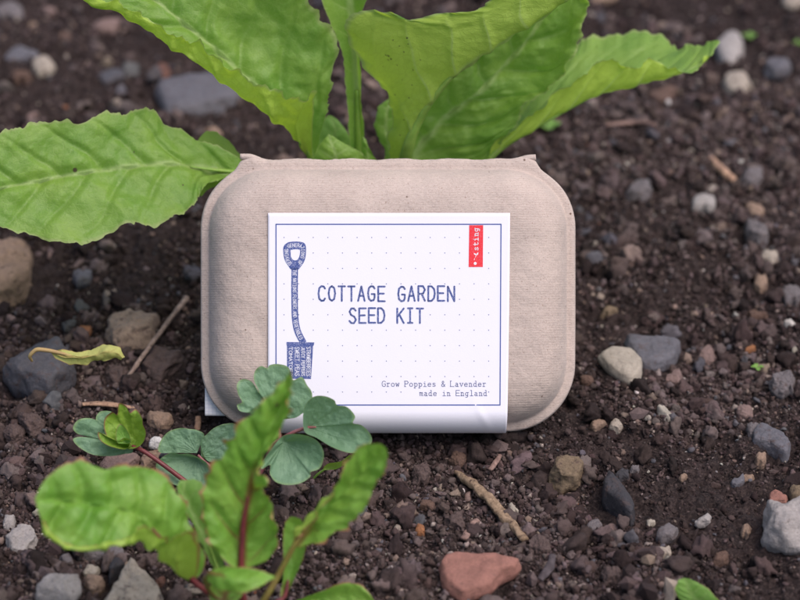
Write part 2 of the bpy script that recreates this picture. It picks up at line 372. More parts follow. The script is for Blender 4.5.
S('pebble', 'pinkish crumb stone below the dark slate shard', 'pebble', (612, 529, 14, 9, 0), 4, 'pink', .5, 1)
S('pebble', 'long brown pebble left of the pale blocky stone', 'pebble', (778, 500, 20, 10, 8), 5, 'terracotta', .6, .6)
S('stone', 'dull reddish stone in the bottom right soil', 'stone', (720, 560, 17, 15, 20), 5, 'brown', .4, .9)
S('pebble', 'tan half-round pebble left of the pale blocky stone', 'pebble', (746, 531, 11, 14, 10), 5, 'tan', .5, .9)
S('pebble', 'dark pebble right of the slate shard tip', 'pebble', (622, 475, 16, 12, 0), 6, 'dark', .5, .8)
S('pebble', 'grey pebble between slate shard and right centre', 'pebble', (635, 471, 11, 11, 0), 5, 'grey', .5, .8)
S('pebble', 'small tan pebble right of the slate shard', 'pebble', (683, 479, 9, 8, 0), 4, 'tan', .7, .8)
S('soil_clod', 'crumbly grey clod near the bottom edge right of centre', 'soil clod', (613, 576, 24, 18, 15), 8, 'clod', .7, 1.6)
S('soil_clod', 'round crumbly clod above the terracotta fragment', 'soil clod', (455, 523, 20, 19, 0), 8, 'clod', .8, 1.7)
S('soil_clod', 'crumbly clod at the end of the brown stick', 'soil clod', (540, 546, 22, 20, 0), 8, 'clod', .8, 1.7)
S('pebble', 'brownish pebble under the carton near its middle', 'pebble', (458, 460, 19, 14, -25), 6, 'brown', .5, .9)
S('soil_clod', 'greyish clod below the carton left of the stick', 'soil clod', (422, 476, 18, 22, 10), 8, 'clod', .8, 1.6)
S('pebble', 'flat brown stone piece above the orange pebble', 'pebble', (427, 506, 18, 10, 0), 5, 'brown', .4, .9)

# ---------------------------------------------------------------- twigs and chips
def mat_wood(name, a, b):
    m = NT(name); co = m.obj()
    c = m.ramp(m.noise(260, 5, .65, dist=1.2), (.3, srgb(*a)), (.65, srgb(*b)))
    c = m.mix(m.ramp(m.noise(500, 4, .7), (.58, 0.), (.66, .8)), c, srgb(60, 46, 40))
    return m.done(m.bsdf(c, .8, .25, m.bump(m.noise(900, 5, .7), .8, .0006)))
WOODA = mat_wood('bark_brown', (92, 74, 58), (156, 134, 110)); WOODB = mat_wood('bark_pinkish', (96, 76, 70), (146, 120, 110)); WOODC = mat_wood('wood_split', (128, 98, 82), (176, 144, 120))
def twig(name, label, pts, R, mat, cat='twig', flat=1.0, seg=12, rough=.18, seed=1):
    P = np.array([G(a, b, u*MM) for a, b, u in pts]); root = P[0].copy(); root[2] -= .001
    V, F, caps = tube(P, [r*MM for r in R], n=60, seg=seg, rough=rough, seed=seed, flat=flat)
    tri = np.concatenate([F[:, [0, 1, 2]], F[:, [0, 2, 3]], caps[:, :3]])
    o = link(name, mesh_np(name, V-root, tri, mat)); o.location = root
    return tag(o, label, cat)
twig('twig', 'thin pinkish brown twig slanting between squarish tan stone and carton', [(122, 386, 2), (140, 360, 6), (158, 335, 8), (174, 314, 8), (187, 298, 6)], [.9, 1.0, 1.0, 1.1, 1.3], mat_wood('bark_grey', (110, 92, 84), (158, 138, 126)), seed=3)
twig('stick', 'brown weathered stick lying below the carton above the terracotta fragment', [(456, 472, 3), (470, 482, 4), (490, 500, 4), (508, 520, 4), (525, 540, 3)], [1.2, 2.3, 2.2, 2.4, 1.7], WOODA, 'stick', seed=4, rough=.34, flat=.8)
twig('wood_chip', 'split wood chip left of the brown stick', [(464, 539, 3), (470, 528, 3), (477, 520, 3)], [1.4, 1.8, 1.3], WOODB, 'wood chip', .6, seed=5)
twig('wood_chip', 'flat pale wood strip above the reddish young leaf', [(82, 404, 3), (105, 404, 3), (135, 408, 3)], [1.3, 2.2, 1.2], WOODC, 'wood chip', .5, seed=6)
twig('wood_chip', 'upright wood splinter beside the white paper corner', [(197, 430, 1), (198, 421, 3), (198, 416, 4)], [1.2, 1.4, 1.2], WOODC, 'wood chip', .6, seed=7)
twig('stick', 'blurry pale stick right of the carton top', [(711, 159, 4), (722, 170, 4), (735, 182, 4)], [2.2, 2.5, 2.3], WOODC, 'stick', .8, seed=8)
twig('wood_chip', 'blurry flat wood chip on the soil below the right leaf', [(606, 125, 3), (640, 122, 3), (655, 125, 3)], [1.3, 2.2, 1.0], WOODB, 'wood chip', .6, seed=9)
twig('wood_chip', 'short pinkish bit of bark just under the carton above the brown stick', [(490, 470, 3), (496, 462, 4), (500, 455, 3)], [1., 1.2, .8], WOODB, 'wood chip', .7, seed=10)
twig('wood_chip', 'dark curved bark strip near the bottom edge right of the terracotta', [(540, 580, 3), (549, 568, 4), (553, 555, 3)], [1.4, 2.0, 1.2], mat_wood('bark_dark', (58, 52, 54), (88, 80, 82)), 'wood chip', .5, seed=11)

# ---------------------------------------------------------------- soil crumbs and grit (uncountable)
def ico(sub):
    import bmesh
    bm = bmesh.new(); bmesh.ops.create_icosphere(bm, subdivisions=sub, radius=1.0)
    V = np.array([v.co[:] for v in bm.verts]); F = np.array([[v.index for v in f.verts] for f in bm.faces]); bm.free(); return V, F
def density(x, y):
    return n2(x, y, 16, 31)*.6+n2(x, y, 40, 32)*.5
DRY = [(*G(a, b)[:2], r) for a, b, r in [(430, 570, .05), (480, 500, .05), (390, 500, .045), (30, 470, .05), (80, 380, .05), (700, 400, .05), (640, 590, .04), (760, 150, .1), (560, 500, .03), (520, 590, .04), (60, 570, .04), (200, 560, .04)]]
def crumbs(name, label, n, rmin, rmax, power, sub, region, bias, seed, flatness=.75):
    rg = np.random.default_rng(seed)
    x0, x1, y0, y1 = region
    x = rg.uniform(x0, x1, n*3); y = rg.uniform(y0, y1, n*3)
    # crumbs gather into loose heaps
    cl = rg.uniform(size=len(x)) < .62; nc = max(1, n//14); cxy = np.stack([rg.uniform(x0, x1, nc), rg.uniform(y0, y1, nc)], -1); pick = rg.integers(0, nc, len(x)); sg = rg.uniform(.002, .008, nc)[pick]
    x = np.where(cl, cxy[pick, 0]+rg.normal(size=len(x))*sg, x); y = np.where(cl, cxy[pick, 1]+rg.normal(size=len(x))*sg, y)
    dn = density(x, y)
    dry = np.zeros_like(x)
    for a, b, r in DRY: dry = np.maximum(dry, np.exp(-((x-a)**2+(y-b)**2)/r**2))
    p = np.clip(.5+bias*(dn+.9*(dry-.3)), .06, 1)
    keep = rg.uniform(size=len(x)) < p
    x, y, dry = x[keep][:n], y[keep][:n], dry[keep][:n]; n = len(x)
    r = (rmin+(rmax-rmin)*rg.uniform(size=n)**power)*MM
    ok = np.ones(n, bool)
    for cx, cy, R in STONES_XY:
        ok &= (x-cx)**2+(y-cy)**2 > (R*(.72+.14*(r > .001)))**2
    ok &= ~((np.abs(x-.0) < .07) & (y > .013) & (y < .026) & (r > .0012))
    x, y, r, dry = x[ok], y[ok], r[ok], dry[ok]; n = len(x)
    B, F = ico(sub)
    V = np.repeat(B[None], n, 0)
    for k in range(5):      # broken facets
        nn = rg.normal(size=(n, 3)); nn /= np.linalg.norm(nn, axis=1)[:, None]
        lim = rg.uniform(.45, .85, n); ex = np.clip(np.einsum('nvk,nk->nv', V, nn)-lim[:, None], 0, None)
        V = V-ex[..., None]*nn[:, None]
    amp = 1
    for w, a in ((2.0, .14), (3.2, .12), (5.0, .10), (8.0, .05)):
        if sub < 2 and w > 4 or sub < 3 and w > 6: break
        for _ in range(2):
            ww = rg.normal(size=(n, 3))*w; ph = rg.uniform(0, 6.28, n)
            amp = amp+a*(np.abs(np.cos(np.einsum('nvk,nk->nv', V, ww)+ph[:, None]))*2-1.2)
    V = V*amp[..., None]
    sc = np.stack([rg.uniform(.8, 1.25, n), rg.uniform(.8, 1.25, n), rg.uniform(flatness-.2, flatness+.2, n)], -1)
    V = V*sc[:, None]
    q = rg.normal(size=(n, 4)); q[:, 0] += 0; q /= np.linalg.norm(q, axis=1)[:, None]
    a, b, c, d = q.T
    R = np.stack([np.stack([1-2*(c*c+d*d), 2*(b*c-a*d), 2*(b*d+a*c)], -1), np.stack([2*(b*c+a*d), 1-2*(b*b+d*d), 2*(c*d-a*b)], -1), np.stack([2*(b*d-a*c), 2*(c*d+a*b), 1-2*(b*b+c*c)], -1)], 1)
    V = np.einsum('nij,nvj->nvi', R, V)*r[:, None, None]
    z = height(x, y)+r*rg.uniform(.0, .9, n)
    V = V+np.stack([x, y, z], -1)[:, None]
    # colours of the crumbs themselves: dark damp soil, drier grey-brown soil, and bits of stone
    pal = np.array([srgb(50, 38, 37), srgb(64, 51, 49), srgb(80, 66, 64), srgb(97, 83, 82), srgb(112, 99, 98), srgb(100, 99, 105), srgb(142, 124, 114), srgb(168, 156, 148), srgb(150, 98, 70), srgb(205, 200, 194)])
    pd = np.array([.40, .30, .17, .08, .025, .02, .014, .006, .0006, .003]); pw = np.array([.06, .15, .25, .30, .16, .035, .03, .012, .001, .004])
    u = rg.uniform(size=n); cd = np.searchsorted(np.cumsum(pd/pd.sum()), u); cw = np.searchsorted(np.cumsum(pw/pw.sum()), u)
    stony = (rg.uniform(size=n) < np.clip((y-.01)*2.2, .0, .32)*(r > .0012)); 
    wet = rg.uniform(size=n) > np.clip(dry*.9+n2(x, y, 24, 40)*.4+.22, 0, 1)
    ci = np.where(wet, cd, cw).clip(0, 9)
    pick2 = np.array([4, 3, 6, 4, 4, 5, 3, 3])[rg.integers(0, 8, n)]; ci = np.where(stony, pick2, ci)
    tint = np.array([.76, .745, .72])*pal[ci]*rg.uniform(.75, 1.25, (n, 1))*(1+rg.uniform(-.05, .05, (n, 3)))
    tint = np.repeat(tint[:, None], len(B), 1).reshape(-1, 3)
    FF = (F[None]+(np.arange(n)*len(B))[:, None, None]).reshape(-1, 3)
    o = link(name, mesh_np(name, V.reshape(-1, 3), FF, CRUMB, smooth=sub > 1, attrs={'tint': tint}))
    tag(o, label, 'soil crumbs' if 'grit' not in name else 'grit', kind='stuff')
VIS = (-.27, .27, -.15, .56)
crumbs('soil_clumps', 'loose clods and small gravel strewn over the soil', 6000, 1.4, 4.9, 3.1, 3, VIS, .9, 11)
crumbs('soil_crumbs', 'countless loose soil crumbs covering the bed', 52000, .6, 1.9, 2.0, 2, VIS, .8, 12)
crumbs('soil_grit', 'fine soil grit covering the bed', 190000, .3, 1.0, 1.4, 1, (-.26, .26, -.14, .50), .55, 13)
crumbs('soil_clump_scatter', 'clods on the soil round about the bed', 4000, 2, 5, 2, 1, (-.8, .8, -.6, 1.5), .9, 14)

# ---------------------------------------------------------------- leaf materials
def mat_leaf(name, top, top2, under, vein, vein_top=.6, rough=.42, trans=.38, spots=0, waxy=0, edge=None, redv=None):
    m = NT(name); v = m.attr('vein', False); co = m.n('ShaderNodeAttribute', attribute_name='uvm').outputs['Vector']; ed = m.attr('edge', False)
    wob = m.noise(55, 4, .55, co=co)
    c = m.ramp(wob, (.3, top2), (.7, top))
    net = m.vor(330, 'DISTANCE_TO_EDGE', co=m.n('ShaderNodeVectorMath', operation='ADD', i_0=co, i_1=m.n('ShaderNodeVectorMath', operation='SCALE', i_0=m.n('ShaderNodeTexNoise', i_Scale=180.0, i_Vector=co).outputs['Color'], i_Scale=.004).outputs[0]).outputs[0])
    netf = m.ramp(net, (.0, 1.), (.08, 0.))
    net2 = m.ramp(m.vor(720, 'DISTANCE_TO_EDGE', co=co), (.0, 1.), (.1, 0.))
    c = m.mix(m.math('MULTIPLY', netf, .13), c, vein)
    c = m.mix(m.math('MULTIPLY', net2, .10), c, vein)
    vf = m.math('MULTIPLY', m.ramp(v, (.25, 0.), (.9, 1.)), vein_top)
    c = m.mix(vf, c, redv or vein)
    u = m.mix(m.math('MULTIPLY', netf, .2), under, tuple(x*.62 for x in under))
    u = m.mix(m.ramp(v, (.25, 0.), (.9, .85)), u, redv or vein)
    if edge is not None:
        ef = m.math('MULTIPLY', m.ramp(ed, (.93 if redv else .94, 0.), (.97 if redv else .985, 1.)), .9)
        c = m.mix(ef, c, edge); u = m.mix(ef, u, edge)
    if spots:
        sp = m.ramp(m.math('ADD', m.vor(330, co=co), m.math('MULTIPLY', m.noise(90, 3, co=co), -.3)), (spots-.02, 1.), (spots, 0.))
        c = m.mix(sp, c, (.03, .045, .02)); u = m.mix(sp, u, (.05, .06, .02))
    sf = m.ramp(m.attr('spot', False), (.3, 0.), (.6, .92)); c = m.mix(sf, c, (.09, .055, .045)); u = m.mix(sf, u, (.05, .05, .03))
    bf = m.n('ShaderNodeNewGeometry').outputs['Backfacing']
    col = m.mix(bf, c, u)
    hh = m.math('ADD', m.math('MULTIPLY', netf, -.16), m.math('ADD', m.math('MULTIPLY', net2, -.14), m.math('MULTIPLY', m.noise(300, 4, co=co), .9)))
    n = m.bump(hh, .55, .0006)
    n = m.bump(m.noise(2600, 2, co=co), .25, .00015, n)
    rg = m.math('ADD', rough, m.math('MULTIPLY', m.noise(140, 3, co=co), .18))
    if waxy: col = m.mix(m.math('MULTIPLY', m.noise(60, 3, co=co), waxy), col, srgb(150, 176, 160))
    p = m.bsdf(col, rg, .42, n)
    t = m.n('ShaderNodeBsdfTranslucent'); tc = m.mix(1., col, (1.15, 1.2, .65), 'MULTIPLY'); m.put(t.inputs[0], tc); m.put(t.inputs['Normal'], n)
    x = m.n('ShaderNodeMixShader', i_0=trans, i_1=p, i_2=t.outputs[0])
    return m.done(x.outputs[0])
CHARD = mat_leaf('beet_leaf', (.275, .455, .075), (.18, .365, .055), (.45, .61, .09), (.44, .58, .22), .65, .32, .48, edge=(.36, .46, .16))
CHARDU = mat_leaf('beet_leaf_speckled', (.18, .37, .06), (.13, .30, .05), (.42, .58, .09), (.42, .56, .17), .7, .40, .52, edge=(.30, .40, .14))
SEED = mat_leaf('seedling_leaf', (.27, .48, .08), (.15, .35, .045), (.36, .52, .08), (.14, .06, .02), .75, .30, .38, edge=(.36, .13, .09), redv=(.19, .035, .03))
SEEDP = mat_leaf('seedling_leaf_green_veined', (.21, .40, .08), (.16, .33, .06), (.26, .40, .06), (.30, .42, .14), .4, .45, .36, edge=(.28, .2, .1))
AQ = mat_leaf('columbine_leaf', (.12, .25, .11), (.085, .20, .09), (.14, .24, .10), (.16, .28, .15), .2, .5, .25, waxy=.5, edge=(.17, .28, .08))
AQY = mat_leaf('young_columbine_leaf', (.24, .38, .04), (.15, .29, .035), (.26, .38, .06), (.2, .3, .08), .3, .5, .3, edge=(.22, .09, .06))
DRYL = mat_leaf('withered_leaf', (.50, .52, .17), (.42, .44, .12), (.5, .46, .18), (.35, .25, .08), .5, .6, .3, edge=(.35, .22, .08))
def mat_stem(name, a, b, rough=.45):
    m = NT(name); c = m.ramp(m.noise(140, 4, .6, dist=.6), (.3, a), (.7, b))
    return m.done(m.bsdf(c, rough, .4, m.bump(m.noise(700, 3), .3, .0003), Subsurface_Weight=.15, Subsurface_Scale=.002))
STG = mat_stem('green_stalk', (.16, .30, .04), (.24, .38, .07)); STR = mat_stem('red_stalk', (.10, .018, .022), (.17, .035, .035)); STP = mat_stem('pink_stalk', (.22, .07, .085), (.32, .13, .13)); STM = mat_stem('brown_green_stalk', (.16, .10, .03), (.2, .2, .04))

# ---------------------------------------------------------------- leaf blades
TOCAM = -Fw; NEAR = 28; sd_name = ['']
def blade(name, stations, mid, mat, root, ref='all', up=1, nt=200, ns=90, nv=9, ruffle=1.2, rf=9, quilt=.9, jag=.5, seed=0, veinw=1.0, midw=1.0, slope=.55, red_to=None, spots=(), latw=.8):
    """stations from base to tip; each a list of (px, py, mm) points across; mid = index of the midrib point"""
    lift = NEAR if root.name.startswith('beet_seedling') and root.name == sd_name[0] else 0
    P = np.array([[W(q[0], q[1], q[2]+lift) for q in st] for st in stations]); K = P.shape[1]
    A = catmull(P, nt)
    V = np.swapaxes(catmull(np.swapaxes(A, 0, 1), ns), 0, 1)           # nt, ns, 3
    kk = np.linspace(0, K-1, ns)
    s = np.where(kk < mid, (kk-mid)/max(mid, 1e-9), (kk-mid)/max(K-1-mid, 1e-9)); s = np.broadcast_to(s, (nt, ns))
    ml = V[:, int(round(mid*(ns-1)/(K-1)))]
    Lg = np.r_[0, np.cumsum(np.linalg.norm(np.diff(ml, axis=0), axis=1))]; L = Lg[-1]
    t = np.broadcast_to((Lg/L)[:, None], (nt, ns))
    acr = np.cumsum(np.r_['1', np.zeros((nt, 1)), np.linalg.norm(np.diff(V, axis=1), axis=2)], axis=1)
    acr = acr-acr[:, [int(round(mid*(ns-1)/(K-1)))]]
    N = np.cross(np.gradient(V, axis=0), np.gradient(V, axis=1)); N /= np.linalg.norm(N, axis=2)[..., None]+1e-12
    sel = np.ones((nt, ns), bool) if ref == 'all' else (s > .1) if ref == 'R' else (s < -.1)
    flip = 1 if ((N@TOCAM)[sel].mean() > 0) == (up > 0) else -1
    N = N*flip
    uv = np.stack([acr, t*L, np.full_like(t, seed*.37)], -1)
    wob = fbm3(uv, 30, 2, seed+3)
    # lateral veins run forward from the midrib to the margin
    a = np.abs(s); Wd = np.abs(acr)
    ph = (t-slope*(Wd/L)**1.0*(1+.5*Wd/L)+.03*wob*np.clip(a*3, 0, 1))*nv+np.where(s < 0, .42, 0)+seed*.13
    dl = np.abs(ph-np.round(ph))/nv*L                               # metres off the lateral vein
    vw = (.00095*(1-a*.6))*veinw+1e-5
    lat = np.exp(-(dl/vw)**2)*np.clip(1.35-a*1.1, 0, 1)*np.clip(t*12, 0, 1)
    ph2 = ph+.5+.10*fbm3(uv, 60, 2, seed+31)*a; dl2 = np.abs(ph2-np.round(ph2))/nv*L
    lat = np.maximum(lat, .55*np.exp(-(dl2/(vw*.6))**2)*np.clip(a*2.2-.5, 0, 1)*np.clip(1.2-a, 0, 1))
    mw = .0016*midw*(1-t*.8)+.0003
    mr = np.exp(-(acr/mw)**2)
    vein = np.clip(np.maximum(lat*latw, mr), 0, 1)
    if red_to is not None: vein = vein*np.clip((red_to-t)/.2, .12, 1)
    # relief: lamina puffs up between veins, veins sit in grooves on the upper side
    groove = 1.25*np.exp(-(dl/(vw*3.2))**2)*np.clip(1.2-a, 0, 1)*.8+np.exp(-(acr/(mw*2.2))**2)*1.0
    puff = fbm3(uv, 45, 2, seed+15)*.8+fbm3(uv, 95, 2, seed+5)*.5+fbm3(uv, 230, 2, seed+6)*.2
    disp = quilt*MM*(puff-.9*groove)*np.clip(1.1-a**6, 0, 1)
    # frilled margin
    e = np.clip((a-.55)/.45, 0, 1)**1.6
    fr = noise3(np.stack([t*L*1000/rf, np.sign(s)*3+seed, t*0], -1), seed+7)+.5*noise3(np.stack([t*L*2200/rf, np.sign(s)*5+seed, t*0], -1), seed+8)
    disp = disp+ruffle*MM*e*fr+ruffle*.45*MM*np.clip((a-.85)/.15, 0, 1)*noise3(np.stack([t*L*1000/2.2, np.sign(s)*8+seed, t*0], -1), seed+21)
    taper = np.clip(np.minimum(t*8, (1-t)*10), 0, 1)
    disp = disp*taper
    T = V[:, -1]-V[:, 0]; 
    dS = np.gradient(V, axis=1); dS /= np.linalg.norm(dS, axis=2)[..., None]+1e-12
    tt = t*L*1000+1.5*noise3(np.stack([t*L*120, np.sign(s)*4+seed, t*0], -1), seed+14)
    cren = (1-2*np.abs(np.sin(tt/rf*2.1))**.7)*.55+noise3(np.stack([tt/2.6, np.sign(s)*9+seed, t*0], -1), seed+12)*.6+noise3(np.stack([tt/1.1, np.sign(s)*9+seed, t*0], -1), seed+13)*.35
    V2 = V+N*disp[..., None]+dS*(np.sign(s)*cren*jag*MM*(np.clip((a-.86)/.14, 0, 1)**1.5)*taper)[..., None]
    rel = V2-CAM; zz_ = rel@Fw; qx = 400+rel@Rt/zz_*FPX; qy = 300-rel@Up/zz_*FPX; spot = np.zeros(qx.shape)
    for sx, sy, sr in spots: spot = np.maximum(spot, np.exp(-((qx-sx)**2+(qy-sy)**2)/sr**2))
    F = grid_faces(nt, ns)
    # faces wound so that the face normal is the upper side
    q = V2.reshape(-1, 3)[F]; fn = np.cross(q[:, 2]-q[:, 0], q[:, 3]-q[:, 1]); nn = N.reshape(-1, 3)[F[:, 0]]
    if (fn*nn).sum(1).mean() < 0: F = F[:, ::-1]
    return child(name, V2.reshape(-1, 3), F, mat, root, attrs={'vein': vein.ravel(), 'edge': a.ravel(), 'uvm': uv.reshape(-1, 3), 'spot': spot.ravel()}), ml
def P3(L, lift=0): return [W(q[0], q[1], q[2]+lift) for q in L]

# ---- the big beet plant behind the carton
pb = G(385, 262)
beet = thing('beet_plant', 'big green leafy beet plant spreading its broad leaves behind the carton', 'plant', pb)
base = pb+np.array([0, 0, .002])
def stalk(leafobj, pts, R, mat=STG, base_pt=None, name='leaf_stalk', flat=.8):
    P = ([base_pt] if base_pt is not None else [])+P3(pts, NEAR if leafobj.parent is not None and leafobj.parent.name == sd_name[0] else 0)
    return tube_child(name, np.array(P), [r*MM for r in R], mat, leafobj, seg=12, flat=flat, rough=.05)
# wide left leaf
a1, _ = blade('leaf', [
    [(247, 170, -38), (248, 174, -36), (247, 178, -36)],
    [(236, 156, -33), (236, 173, -32), (226, 178, -28)],
    [(200, 140, -30), (204, 167, -28), (203, 190, -18)],
    [(167, 124, -26), (175, 164, -22), (194, 205, -12)],
    [(146, 107, -20), (146, 165, -16), (172, 219, -8)],
    [(122, 113, -15), (118, 167, -12), (148, 226, -4)],
    [(103, 111, -12), (96, 170, -8), (128, 222, -2)],
    [(81, 122, -8), (77, 173, -5), (106, 236, 0)],
    [(53, 120, -4), (52, 177, -2), (72, 245, 4)],
    [(18, 127, 0), (20, 184, 2), (32, 236, 6)],
    [(-12, 140, 4), (-15, 192, 6), (-8, 226, 8)],
    [(-45, 180, 8), (-50, 202, 8), (-45, 216, 8)]], 1, CHARD, beet, seed=1, nt=300, ns=130, nv=7, ruffle=1.0, jag=1.1, quilt=1.9, slope=1.0, latw=.42, spots=[(75, 170, 2.6), (183, 185, 1.0), (134, 152, .9)])
stalk(a1, [(300, 195, -70), (262, 178, -45), (244, 173, -36), (215, 170, -29), (190, 166.5, -25.5)], [3.5, 3.0, 2.4, 1.6, .8, .3], base_pt=base)
# top left leaf with rolled lower margin
b1, _ = blade('leaf', [
    [(312, 158, -50), (310, 160, -52), (313, 160, -52), (316, 159, -51), (318, 157, -50)],
    [(313, 120, -34), (300, 142, -44), (308, 146, -47), (314, 142, -46), (321, 132, -42)],
    [(314, 93, -18), (291, 127, -32), (300, 128, -40), (312, 122, -40), (329, 106, -36)],
    [(296, 98, -12), (278, 117, -25), (286, 114, -33), (306, 100, -35), (334, 74, -30)],
    [(268, 90, -8), (258, 106, -18), (269, 97, -27), (296, 76, -30), (337, 38, -24)],
    [(240, 75, -4), (232, 88, -12), (248, 75, -22), (276, 48, -25), (317, 12, -18)],
    [(204, 46, 0), (197, 66, -6), (222, 50, -16), (250, 22, -20), (300, -22, -12)],
    [(170, 31, 2), (163, 40, -2), (192, 27, -10), (222, -5, -14), (285, -60, -8)],
    [(129, 5, 6), (124, 12, 2), (160, 2, -6), (190, -30, -10), (258, -92, -4)],
    [(88, -6, 8), (84, -2, 5), (128, -24, -2), (150, -55, -5), (215, -115, 0)],
    [(60, -40, 10), (62, -42, 8), (80, -62, 4), (100, -80, 2), (130, -110, 4)],
    [(45, -85, 12), (45, -86, 10), (46, -87, 10), (48, -88, 10), (50, -90, 10)]], 2, CHARD, beet, ref='R', seed=2, nt=320, ns=150, nv=8, ruffle=1.9, rf=6, jag=2.0, quilt=2.2, slope=.8, latw=.4)
stalk(b1, [(335, 205, -78), (318, 175, -58), (311, 158, -51.5), (303, 140, -45), (292, 121, -36.5)], [4, 3.2, 2.4, 1.8, 1.1, .4], base_pt=base)
# narrow upright leaf
c1, _ = blade('leaf', [
    [(353, 170, -72), (360, 170, -75), (367, 170, -72)],
    [(350, 140, -64), (358.5, 140, -68), (364, 140, -64)],
    [(347, 105, -57), (358, 105, -61), (362, 105, -57)],
    [(344, 70, -50), (356, 70, -54), (361, 70, -50)],
    [(340, 45, -44), (354, 45, -49), (359, 45, -44)],
    [(329, 20, -38), (352, 20, -44), (360, 20, -38)],
    [(321, -2, -33), (349, -3, -40), (367, -2, -33)],
    [(312, -30, -28), (346, -32, -35), (376, -30, -28)],
    [(312, -80, -20), (343, -80, -26), (372, -80, -20)],
    [(330, -140, -8), (338, -142, -8), (346, -140, -8)]], 1, CHARD, beet, seed=3, nt=240, ns=60, nv=10, ruffle=.5, jag=.4, quilt=.4, midw=1.6)
stalk(c1, [(362, 220, -88), (360, 180, -76), (358.5, 140, -66.5), (357, 90, -57)], [4, 3.2, 2.4, 1.9, 1.1], base_pt=base)
# centre leaf, speckled underside towards us
d1, dm = blade('leaf', [
    [(390, 166, -56), (397, 167, -52), (404, 168, -52), (408, 168, -60)],
    [(389, 145, -50), (400, 147, -43), (410, 145, -40), (412, 144, -55)],
    [(390, 122, -44), (405, 123, -36), (419, 122, -33), (416, 118, -52)],
    [(384, 96, -38), (408, 100, -28), (430, 103, -26), (424, 96, -50)],
    [(364, 66, -30), (408, 75, -20), (444, 84, -20), (432, 74, -46)],
    [(342, 34, -22), (400, 50, -14), (455, 74, -15), (440, 60, -42)],
    [(352, 15, -16), (412, 36, -9), (467, 63, -11), (448, 46, -40)],
    [(379, 11, -10), (432, 30, -5), (482, 53, -7), (460, 34, -36)],
    [(406, 20, -6), (455, 27, -2), (497, 43, -4), (475, 22, -32)],
    [(437, 14, -2), (478, 22, 1), (515, 32, -1), (492, 8, -28)],
    [(480, 8, 3), (510, 9, 5), (540, 17, 3), (515, -8, -24)],
    [(498, -16, 6), (530, -10, 8), (564, 0, 6), (540, -26, -20)],
    [(530, -50, 10), (560, -42, 12), (592, -26, 10), (570, -54, -12)],
    [(600, -80, 14), (604, -78, 14), (608, -76, 14), (606, -82, 8)]], 2, CHARDU, beet, ref='L', up=-1, seed=4, nt=320, ns=130, nv=8, ruffle=2.0, rf=7, jag=1.4, quilt=1.0, slope=.9, midw=1.7, spots=[(388.5, 56, 1.2), (391, 59, 1.1), (388, 60, .9), (386, 55, .8), (407, 38, 1.1), (404, 52, .8), (399, 46, .8), (393, 40, .7), (413, 70, .8), (402, 80, .7), (420, 60, .7), (409, 98, .8), (395, 95, .7), (404, 120, .7), (412, 85, .6), (383, 66, .7), (425, 45, .6), (397, 65, .7), (400, 135, .7), (408, 44, .6)])
stalk(d1, [(394, 205, -70), (402, 175, -54), (409, 145, -39.5), (418.5, 122, -32.5), (430, 103, -25.5), (455, 74, -14.6), (497, 43, -3.6)], [4.5, 4.0, 3.4, 2.6, 2.0, 1.6, 1.1, .5], base_pt=base)
# broad leaf behind it, upper side towards us
blade('leaf', [
    [(402, 172, -70), (409, 172, -74), (440, 172, -74), (470, 174, -70)],
    [(396, 150, -62), (420, 150, -68), (460, 160, -70), (490, 160, -66)],
    [(398, 125, -58), (435, 132, -64), (475, 146, -66), (504, 140, -62)],
    [(415, 95, -54), (454, 114, -60), (490, 126, -62), (518, 124, -58)],
    [(440, 70, -50), (478, 95, -56), (505, 102, -58), (525, 104, -52)],
    [(460, 45, -46), (502, 73, -52), (530, 82, -54), (550, 88, -48)],
    [(480, 15, -42), (524, 48, -48), (550, 58, -50), (572, 62, -44)],
    [(500, -15, -38), (542, 20, -44), (566, 28, -46), (584, 28, -40)],
    [(515, -50, -34), (554, -12, -40), (574, -8, -42), (588, -5, -36)],
    [(540, -85, -30), (565, -60, -34), (578, -56, -36), (586, -50, -32)],
    [(570, -105, -26), (572, -104, -26), (574, -102, -26), (576, -100, -26)]], 1, CHARD, beet, seed=5, nt=280, ns=120, nv=8, ruffle=1.4, rf=6, jag=1.2, quilt=2.8, slope=.9, midw=1.2, latw=.5)
# right leaf, folded up along its midrib
f1, _ = blade('leaf', [
    [(478, 172, -68), (476, 174, -72), (480, 168, -80)],
    [(500, 140, -62), (494, 152, -70), (503, 125, -84)],
    [(522, 120, -58), (514, 140, -68), (528, 92, -86)],
    [(548, 101, -56), (542, 123, -67), (552, 62, -90)],
    [(578, 76, -56), (572, 105, -67), (580, 40, -94)],
    [(606, 57, -56), (604, 92, -67), (604, 35, -96)],
    [(632, 67, -58), (628, 85, -67), (634, 30, -98)],
    [(649, 58, -60), (650, 78, -68), (662, 36, -98)],
    [(683, 71, -64), (678, 73, -70), (683, 47, -94)],
    [(704, 62, -72), (702, 62, -76), (699, 43, -90)],
    [(719, 44, -84), (720, 42, -84), (718, 40, -85)]], 1, CHARD, beet, ref='R', seed=6, nt=260, ns=110, nv=8, ruffle=1.6, rf=6, jag=1.3, quilt=.9, slope=1.0)
stalk(f1, [(440, 215, -84), (470, 180, -74), (500, 149, -69.5), (542, 123.5, -67), (590, 98, -67)], [3.5, 3, 2.4, 1.8, 1.2, .4], base_pt=base)
